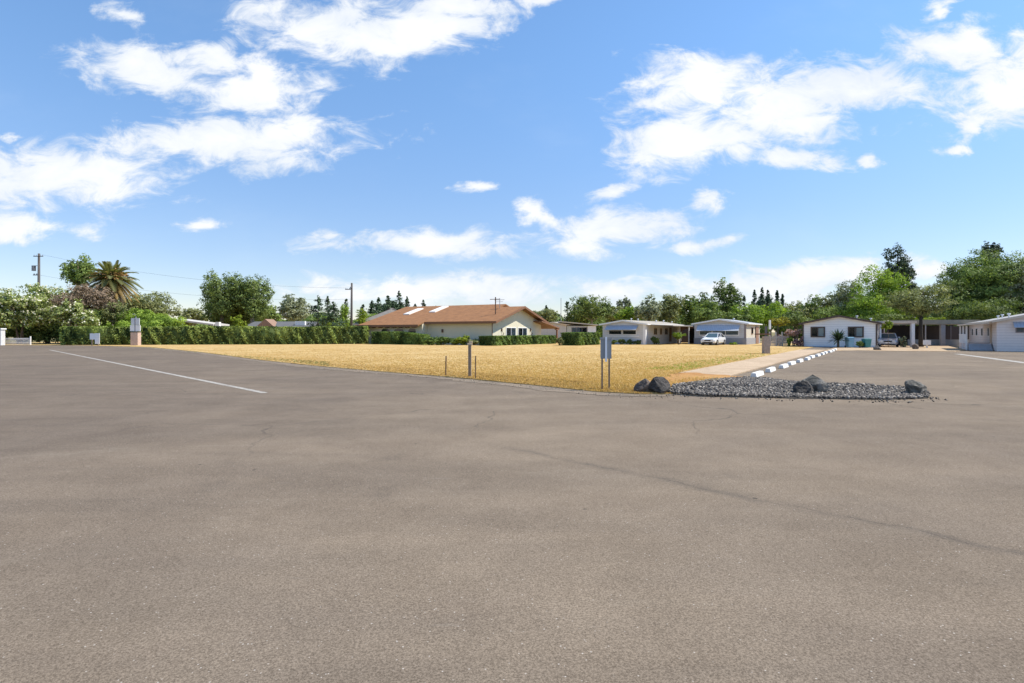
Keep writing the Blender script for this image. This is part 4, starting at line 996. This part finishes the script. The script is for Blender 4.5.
# shrubs at homes
for i, (px, w, t, lb) in enumerate(((613.6, 9, 339, 'leftmost of the dark clipped shrubs under the twin windows'), (622, 8.5, 338.8, 'second dark clipped shrub under the twin windows'),
        (630.5, 8.5, 338.8, 'third dark clipped shrub under the twin windows'), (638.5, 7, 339, 'rightmost dark clipped shrub under the twin windows'))):
    bush(px, t, w, 70.3, 'dark', lb, ls=.13, gaps=0, seed=i+3, group='dark shrubs under the twin windows', cat='shrub', depth=.5)
bush(655, 336.5, 12, 70.2, 'dark', 'broad dark shrub beneath the side windows of the pale grey home', ls=.14, gaps=0, seed=2)
bush(679, 331.2, 15, 71, 'bright', 'light green shrub with bare stems between the two grey homes', base=340, ls=.14, seed=4)
bush(734, 342.3, 12, 69.0, 'bright', 'low green plant in front of the awning window', ls=.12)
tree(778, 316, 21, 66, 327.5, 'yellow', 'small yellow leaved tree behind the stone pillar', cat='tree', name='small_tree', ls=.15, seed=3)
# picket fence and pink shrubs
D = 63; R = thing('picket_fence', 'weathered pale picket fence behind the stone pillar', 'fence', (X(769, D), D, 0), math.radians(0))
w = X(788, D)-X(769, D); b = MB(); b.box(0, w, -.02, .02, .35, .43); b.box(0, w, -.02, .02, .95, 1.03); b.build('rail', mat('weathered_white', (.48, .44, .40), .8, var=.2, scale=4), R)
for i in range(4): MB().box(i*w/3.05, i*w/3.05+.12, -.08, .04, 0, 1.62).build('post', mat('weathered_white', (.48, .44, .4)), R)
for i in range(14):
    xx = .14 + i*(w-.2)/14; MB().prism([(xx, .05), (xx+.085, .05), (xx+.085, 1.12), (xx+.042, 1.22), (xx, 1.12)], 'y', -.045, -.022).build('picket', mat('weathered_white', (.48, .44, .4)), R)
bush(780, 333.5, 17, 65, 'plum', 'mauve shrub behind the picket fence', base=342, ls=.13, seed=6, flowers=(PINKFLOWER, .12))
bush(793.5, 329, 19, 62.5, 'pink', 'pink flowering oleander left of the white house', base=337, ls=.13, seed=7, flowers=(PINKFLOWER, .15))
bush(789.5, 336, 8, 61.5, 'bright', 'upright light green shrub in front of the pink oleander', ls=.12, seed=8)
bush(799.5, 337.5, 11, 60.5, 'plum', 'low plum coloured shrub against the white house corner', ls=.12, seed=9, flowers=(PINKFLOWER, .06))
# yucca
def yucca(px, base, top, label):
    D = 56.8; R = thing('yucca', label, 'plant', (X(px, D), D, 0)); H = Z(top, D)
    MB().tube([(0, 0, 0), (.03, 0, H*.45)], [.13, .09], 7).build('trunk', BARK, R)
    r = random.Random(4); b = MB()
    for i in range(170):
        a = r.uniform(0, 6.28); e = r.uniform(-.2, 1.35); L = r.uniform(.65, 1.0)*H*.78; z0 = H*.42 + r.uniform(-.1, .12)
        d = Vector((math.cos(a)*math.cos(e), math.sin(a)*math.cos(e), math.sin(e))); s = d.cross(Vector((0, 0, 1))).normalized()*.055
        o = Vector((0.03, 0, z0)); m_ = o + d*L*.55; t = o + d*L - Vector((0, 0, .12*L))
        b.add([o-s*.6, o+s*.6, m_+s, m_-s, t], [(0, 1, 2, 3), (3, 2, 4)])
    b.build('leaves', LEAF['yucca'], R)
yucca(838, 347, 329.5, 'spiky dark green yucca in front of the white house')
def bin_(px, D, h, m, label):
    R = thing('wheelie_bin', label, 'bin', (X(px, D), D, .05))
    MB().add([(-.24, -.26, .05), (.24, -.26, .05), (.24, .26, .05), (-.24, .26, .05), (-.30, -.34, h), (.30, -.34, h), (.30, .34, h), (-.30, .34, h)],
             [(0,3,2,1),(4,5,6,7),(0,1,5,4),(1,2,6,5),(2,3,7,6),(3,0,4,7)]).build('body', m, R, bevel=.015)
    MB().prism([(-.37, h+.004), (.36, h+.004), (.36, h+.06), (.0, h+.1), (-.37, h+.05)], 'x', -.32, .32).build('lid', m, R)
    for s in (-.26, .22): MB().tube([(s, .3, .11), (s+.05, .3, .11)], .11, 10).build('wheel', mat('black_plastic', (.02, .02, .022)), R)
bin_(849.5, 56.5, .95, mat('light_blue_plastic', (.18, .36, .50), .5), 'light blue wheelie bin beside the yucca')
bin_(866.5, 56.3, .8, mat('teal_plastic', (.05, .22, .22), .5), 'teal wheelie bin near the right corner of the white house')
bush(859.5, 340.8, 11, 56.4, 'mid', 'small dark shrub between the blue and teal bins', ls=.10)
bush(903.5, 336.5, 10, 58.0, 'grey', 'grey green bush at the right side of the silver car', ls=.12, base=347, gaps=.3)
tree(888.5, 321, 12, 57.6, 331, 'lime', 'small lime green tree in front of the carport roof', name='small_tree', ls=.12, trunk_r=.022, seed=9)
MB().box(-.25, .25, -.2, .2, .3, .75).box(-.06, .06, -.05, .05, 0, .3).build('utility_box', WHITE, None, label='small pale utility box at the foot of a carport post', cat='box').location = (X(927, 56), 56, .04)

# left: white rail and gate pillar under the oleanders
D = 69; R = thing('picket_fence', 'low white picket fence in the shade under the flowering shrubs', 'fence', (X(4, D), D, 0))
w = X(30, D)-X(4, D); MB().box(0, w, 0, .04, .3, .37).box(0, w, 0, .04, .72, .79).build('rail', WHITE, R)
for i in range(26): MB().box(i*w/26, i*w/26+.045, -.025, -.002, .05, .88).build('picket', WHITE, R)
for xx in (0, w): MB().box(xx, xx+.11, -.06, .05, 0, 1.08).build('post', WHITE, R)
R = thing('gate_pillar', 'pale rendered gate pillar at the far left edge', 'pillar', (X(0, 68), 68, 0))
MB().box(-.9, .35, -.3, .3, 0, 1.9).build('shaft', mat('pale_render', (.6, .6, .6), .8), R); MB().box(-1.0, .45, -.38, .38, 1.903, 2.05).build('cap', WHITE, R)

# ------------------------------------------------------------------ trees and big shrubs, left to right
OL = (FLOWER, .10)
def ole(px, top, w, D, base, label, seed, fl=.12):
    return tree(px, top, w, D, base, 'oleander', label, cat='shrub', name='oleander', group='flowering oleanders at the left edge', seed=seed, gaps=.2, ls=.25, stems=5, trunk_r=.09, flowers=(FLOWER, fl*1.1), dense=1.5)
ole(-8, 290, 60, 73, 336, 'cream flowering oleander cut by the left edge', 1)
ole(20, 287, 58, 74, 335, 'broad cream flowering oleander behind the white pickets', 2)
ole(48, 281, 62, 78, 336, 'tallest cream flowering oleander, in front of the utility pole', 3)
ole(74, 300, 46, 72.5, 338, 'yellowish oleander next to the hedge end', 4)
for (px, t, lb) in ((2, 324, 'dark shrub behind the white pickets at far left'), (22, 323, 'dark shrub behind the middle of the white pickets'), (42, 323, 'dark shrub right of the white pickets'),
                    (60, 322, 'dark shrub under the tallest oleander'), (78, 323, 'dark shrub behind the hedge end')):
    bush(px, t, 30, 77, 'dark', lb, ls=.2, gaps=0, seed=px, dense=2.2, lobes=14)
tree(79, 247.5, 32, 118, 296, 'mid', 'dark rounded tree standing left of the palm', seed=5, gaps=.3)
tree(89, 283, 60, 75.5, 316, 'brown', 'brown leafless tangled shrub beneath the palm', name='dry_shrub', cat='shrub', seed=6, ls=.17, gaps=.3, stems=3, dense=1.0)
bush(95, 321, 42, 75, 'bright', 'bright green shrub between oleander and dome shrub', ls=.18, seed=1, gaps=.0, lobes=16, dense=2.6)
bush(141, 310, 74, 76.5, 'bright', 'large bright green dome shrub behind the brick pillar', ls=.18, seed=2, gaps=.0, lobes=24, dense=2.6)
def palm(px, ccy, base, D, label):
    H = Z(ccy, D); R = thing('palm_tree', label, 'palm', (X(px, D), D, 0))
    b = MB(); n = 26
    pts = [(0, 0, H*i/n) for i in range(n+1)]; rs = [.42 + (.05 if i % 2 else 0) + .15*max(0, (i-n+6)/6) for i in range(n+1)]
    b.tube(pts, rs, 12).build('trunk', PALEBARK, R)
    r = random.Random(9)
    for i in range(96):
        t = i/95; a = i*2.39996; e = 1.4 - 2.5*t**.75 + r.uniform(-.12, .12)          # upright in the heart, hanging at the skirt
        L = r.uniform(3.2, 3.9)*(1 if t < .75 else .85); droop = .55 + .5*math.cos(max(e, -.6))
        f = MB(); d0 = Vector((math.cos(a)*math.cos(e), math.sin(a)*math.cos(e), math.sin(e))); P = []
        o = Vector((math.cos(a)*.3, math.sin(a)*.3, H - .3*t + .25))
        K = 12
        for k in range(K+1):
            u = k/K; P.append(o + d0*L*u - Vector((0, 0, 1))*droop*L*.42*u*u)
        f.tube(P, [.04*(1-.8*k/K)+.008 for k in range(K+1)], 4)
        side = d0.cross(Vector((0, 0, 1))).normalized()
        for k in range(2, K*3):
            u = k/(K*3); q = P[int(u*K)].lerp(P[min(K, int(u*K)+1)], u*K-int(u*K)); tl = .60*math.sin(math.pi*min(1, u*.85+.15))**.6 + .08
            dv = (P[min(K, int(u*K)+1)] - P[int(u*K)]).normalized()
            for s in (-1, 1):
                tip = q + (side*s*.8 + dv*.6 + Vector((0, 0, .25 if t < .6 else -.5))).normalized()*tl
                wv = dv*.07; f.add([q-wv, q+wv, tip], [(0, 1, 2)])
        m = LEAF['palmgreen'] if t < .55 else (LEAF['palmgold'] if t < .82 else LEAF['palmdry'])
        f.build('frond', m, R)
    # orange fruit stalks in the heart
    b = MB()
    for i in range(110):
        a = r.uniform(0, 6.28); e = r.uniform(.0, 1.0); L = r.uniform(1.2, 2.3); d0 = Vector((math.cos(a)*math.cos(e), math.sin(a)*math.cos(e), math.sin(e)))
        b.tube([Vector((0, 0, H+.2)), Vector((0, 0, H+.2))+d0*L*.7, Vector((0, 0, H+.1))+d0*L+Vector((d0.x*.3, d0.y*.3, -.2))], [.06, .05, .07], 5)
    b.build('fruit_stalks', mat('orange_stalk', (.62, .36, .13), .8), R)
LEAF['palmgreen'] = leafmat('palm_green', (.14, .15, .06), (.42, .40, .18), .3)
LEAF['palmgold'] = leafmat('palm_gold', (.34, .24, .09), (.66, .48, .22), .3)
LEAF['palmdry'] = leafmat('palm_dry', (.10, .075, .05), (.22, .16, .11), .1)
tree(114, 303, 30, 76, 326, 'olive', 'olive green shrub hiding the foot of the palm', cat='shrub', name='shrub', seed=36, gaps=.1, ls=.18)
tree(100, 303, 44, 112, 330, 'mid', 'green tree seen under the brown shrub left of the palm', seed=37, gaps=.1)
palm(111.5, 280, 330, 79, 'feathery date palm with orange heart above the brown shrub')
tree(152, 287, 52, 105, 326, 'olive', 'rounded olive green tree right of the palm', seed=8)
tree(126, 297, 44, 112, 326, 'mid', 'green tree filling behind the palm trunk', seed=18)
tree(190, 306, 36, 112, 328, 'olive', 'low green tree between dome shrub and big oak', seed=9)
tree(222, 267.5, 46, 97, 325, 'dark', 'left half crown of the big dark oak pair', seed=10, gaps=.3, lobes=20, trunk_r=.35)
tree(252, 266.5, 50, 99, 325, 'dark', 'right and wider crown of the big dark oak pair', seed=11, gaps=.32, lobes=22, trunk_r=.4, bark=PALEBARK)
tree(237, 292, 74, 104, 329, 'dark', 'shadowed low tree behind the oak pair', seed=33, gaps=.2)
bush(238, 313.5, 17, 76, 'lime', 'small light green tree top just above the hedge before the oaks', ls=.16, base=330, seed=3)
tree(292, 293, 36, 120, 328, 'grey', 'grey green open crowned tree right of the big oaks', seed=12, gaps=.4)
tree(270, 303, 30, 115, 328, 'mid', 'plain green tree between oaks and open crowned tree', seed=13)
conifer(318, 296, 20, 88, 330, 'dark cone shaped conifer, left of two behind the hedge', seed=1)
conifer(333, 302, 24, 86, 330, 'broader dark conifer behind the hedge near the pole', seed=2)
conifer(327.5, 296.5, 10, 130, 322, 'slim distant conifer between the two near the pole', seed=3)
conifer(346, 298.5, 9, 140, 322, 'slim distant conifer just left of the thin pole', seed=4)
bush(325, 309, 22, 92, 'bright', 'bright green tree between the two hedge conifers', ls=.19, base=331, seed=5)
bush(345, 305, 22, 94, 'bright', 'bright green tree behind the thin utility pole', ls=.19, base=331, seed=6)
bush(363, 309, 22, 100, 'lime', 'lime green tree left of the clubhouse roof', ls=.2, base=331, seed=7)
far = [(363, 304.5, 10), (372, 301, 12), (378.5, 297.5, 10), (388, 295.5, 11), (393, 301, 9), (399, 291, 12), (407, 296.5, 11), (415, 304, 8), (423.5, 300, 8), (436, 306, 7), (447, 306, 7)]
words = ['first', 'second', 'third', 'fourth', 'fifth', 'tallest, sixth', 'seventh', 'eighth', 'ninth', 'tenth', 'eleventh']
for i, (px, t, w) in enumerate(far):
    conifer(px, t, w, 200+i*3, 321, '%s conifer from the left in the distant row behind the clubhouse' % words[i], seed=20+i, group='distant conifers behind the clubhouse', ragged_=.35)
tree(389, 301, 44, 225, 322, 'conifer', 'broad dark conifer mass behind the middle of the distant row', name='conifer', group=None, seed=90, gaps=.2, lobes=18, ls=.5)
tree(765, 296, 34, 245, 322, 'conifer', 'broad dark conifer mass behind the distant slim conifers', name='conifer', seed=91, gaps=.2, lobes=18, ls=.5)
tree(543, 308, 36, 125, 328, 'olive', 'low olive tree behind the clubhouse porch', seed=14)
conifer(546.5, 305.5, 6, 150, 322, 'tiny conifer tip above the olive tree behind the porch', seed=41)
conifer(567.5, 301, 11, 110, 326, 'narrow dark conifer at the left of the dark tree row', seed=42, ragged_=.4)
R_ = [(592, 290.5, 44, 104, 'dark', 'big dark open eucalyptus behind the box hedge', .45), (581, 306, 34, 108, 'dark', 'low dark tree left of the big eucalyptus', .3), (613, 300, 30, 118, 'olive', 'olive tree right of the big eucalyptus', .3),
      (624, 294.5, 16, 130, 'grey', 'small grey crown poking up behind the grey home', .4), (631, 303, 30, 108, 'bright', 'bright green tree behind the left grey home', .3),
      (649, 293.5, 32, 104, 'grey', 'grey green tree above the pale grey home roof', .35), (671, 290.5, 32, 106, 'olive', 'olive tree above the right end of the pale grey home', .35),
      (689, 293, 26, 108, 'mid', 'mid green tree above the arched carport', .35), (704, 292, 28, 112, 'dark', 'dark tree above the left of the awning home', .3),
      (727, 278, 34, 104, 'dark', 'tallest dark tree above the awning home', .35), (712, 300, 40, 100, 'mid', 'lower green tree close behind the awning home', .2),
      (749, 301, 38, 96, 'bright', 'bright green tree right of the awning home', .25), (771, 302, 40, 100, 'bright', 'bright green tree behind the yellow tree', .3), (740, 308, 30, 92, 'mid', 'low green tree behind the awning home corner', .2),
      (795, 297.5, 46, 104, 'olive', 'wide olive green tree left of the white house', .25), (816, 297, 38, 102, 'mid', 'mid green tree above the left roof of the white house', .3), (797, 311, 44, 86, 'dark', 'shadowy low tree beside the white house', .1),
      (835, 288, 30, 98, 'olive', 'thin olive tree above the white house ridge', .45), (850, 270, 38, 94, 'grey', 'tall open grey green tree above the white house', .5),
      (843, 300, 56, 90, 'mid', 'low green tree right behind the white house roof', .2), (880, 256, 54, 86, 'bright', 'tall bright green tree behind the carport', .4), (868, 296, 56, 84, 'bright', 'lower bright green tree between house and carport', .25),
      (873, 313, 60, 80, 'dark', 'dark understorey tree behind the carport', .1)]
for i, (px, t, w, D, lf, lb, gp) in enumerate(R_):
    tree(px, t, w, D, 329, lf, lb, seed=50+i, gaps=gp, bark=PALEBARK if i % 3 == 0 else BARK)
for i, (px, t, w) in enumerate(((744, 296, 7), (754.5, 290, 8), (762, 287.5, 8), (768, 290, 8), (777, 290.5, 8), (782.5, 294, 6))):
    conifer(px, t, w, 215+i*4, 322, '%s slim conifer from the left in the distant row above the awning home' % words[i].replace('tallest, ', ''), seed=60+i, group='distant slim conifers above the awning home')
tree(897, 240.5, 28, 125, 300, 'redwood', 'tall dark redwood spire behind the bright green tree', name='redwood', seed=70, gaps=.35, lobes=16, ls=.34)
tree(904, 262, 26, 127, 312, 'redwood', 'shorter dark redwood crown close right of the spire', name='redwood', seed=79, gaps=.3, lobes=14, ls=.34)
tree(921, 281, 62, 60, 322, 'olive', 'spreading olive green tree on a thick dark trunk', seed=71, gaps=.25, trunk_r=.19, lobes=22, bark=mat('dark_bark', (.05, .042, .035), .9, var=.3, scale=6, bump=.8))
tree(905, 297, 40, 84, 328, 'bright', 'yellowish green tree left of the thick trunk', seed=72)
tree(985, 254, 84, 80, 328, 'mid', 'huge rounded green tree behind the right-hand home', seed=73, gaps=.2, lobes=34, trunk_r=.5)
tree(952, 276, 48, 78, 326, 'dark', 'dark green tree at the left flank of the huge tree', seed=74, gaps=.2, lobes=20)
tree(1026, 258, 52, 76, 327, 'grey', 'grey green tree cut by the right edge', seed=75, gaps=.25, lobes=20)
tree(985, 296, 80, 73, 329, 'dark', 'dark low tree close above the porch roof', seed=76, gaps=.1, lobes=20)
tree(991, 230, 19, 120, 290, 'redwood', 'dark conifer tip rising behind the huge tree', name='redwood', seed=77, gaps=.3, lobes=14, ls=.34)
bush(936, 316.5, 26, 70, 'lime', 'yellow green shrub above the low carport building roof', base=324, ls=.16, seed=78)

# far-off wood closing the horizon
def wood(name, x0, x1, D, hlo, hhi, leaf, seed, label, n=150000, ls=.75):
    r = np.random.default_rng(seed); nb = int((x1-x0)/7)
    bx = r.uniform(x0, x1, nb*2); by = D + r.uniform(0, 25, nb*2); bh = r.uniform(hlo, hhi, nb*2); br = r.uniform(3.5, 6.5, nb*2)
    k = n//len(bx); P = []; N = []; T_ = []
    for a, b_, h, q in zip(bx, by, bh, br):
        d = rdir(k); P.append(np.c_[a + d[:, 0]*q*r.uniform(.7, 1.1, k), b_ + d[:, 1]*q, np.abs(h*.45 + d[:, 2]*h*.55*r.uniform(.7, 1.05, k))]); N.append(d + r.normal(size=(k, 3))*.6); T_.append(r.random()*.5 + r.random(k)*.5)
    P = np.vstack(P); N = np.vstack(N); N /= np.linalg.norm(N, axis=1, keepdims=True)
    return quads_object(name, P, N, ls*r.uniform(.7, 1.5, len(P)), LEAF[leaf], np.concatenate(T_), label=label, cat='trees', kind='stuff')
wood('far_wood', -230, -10, 175, 4.0, 8.0, 'mid', 3, 'far-off mass of trees closing the horizon at left')
wood('far_wood', -10, 260, 140, 5.5, 8.8, 'dark', 4, 'far-off mass of trees closing the horizon at right')
print('objects', len(bpy.data.objects), 'polys', sum(len(m.polygons) for m in bpy.data.meshes))
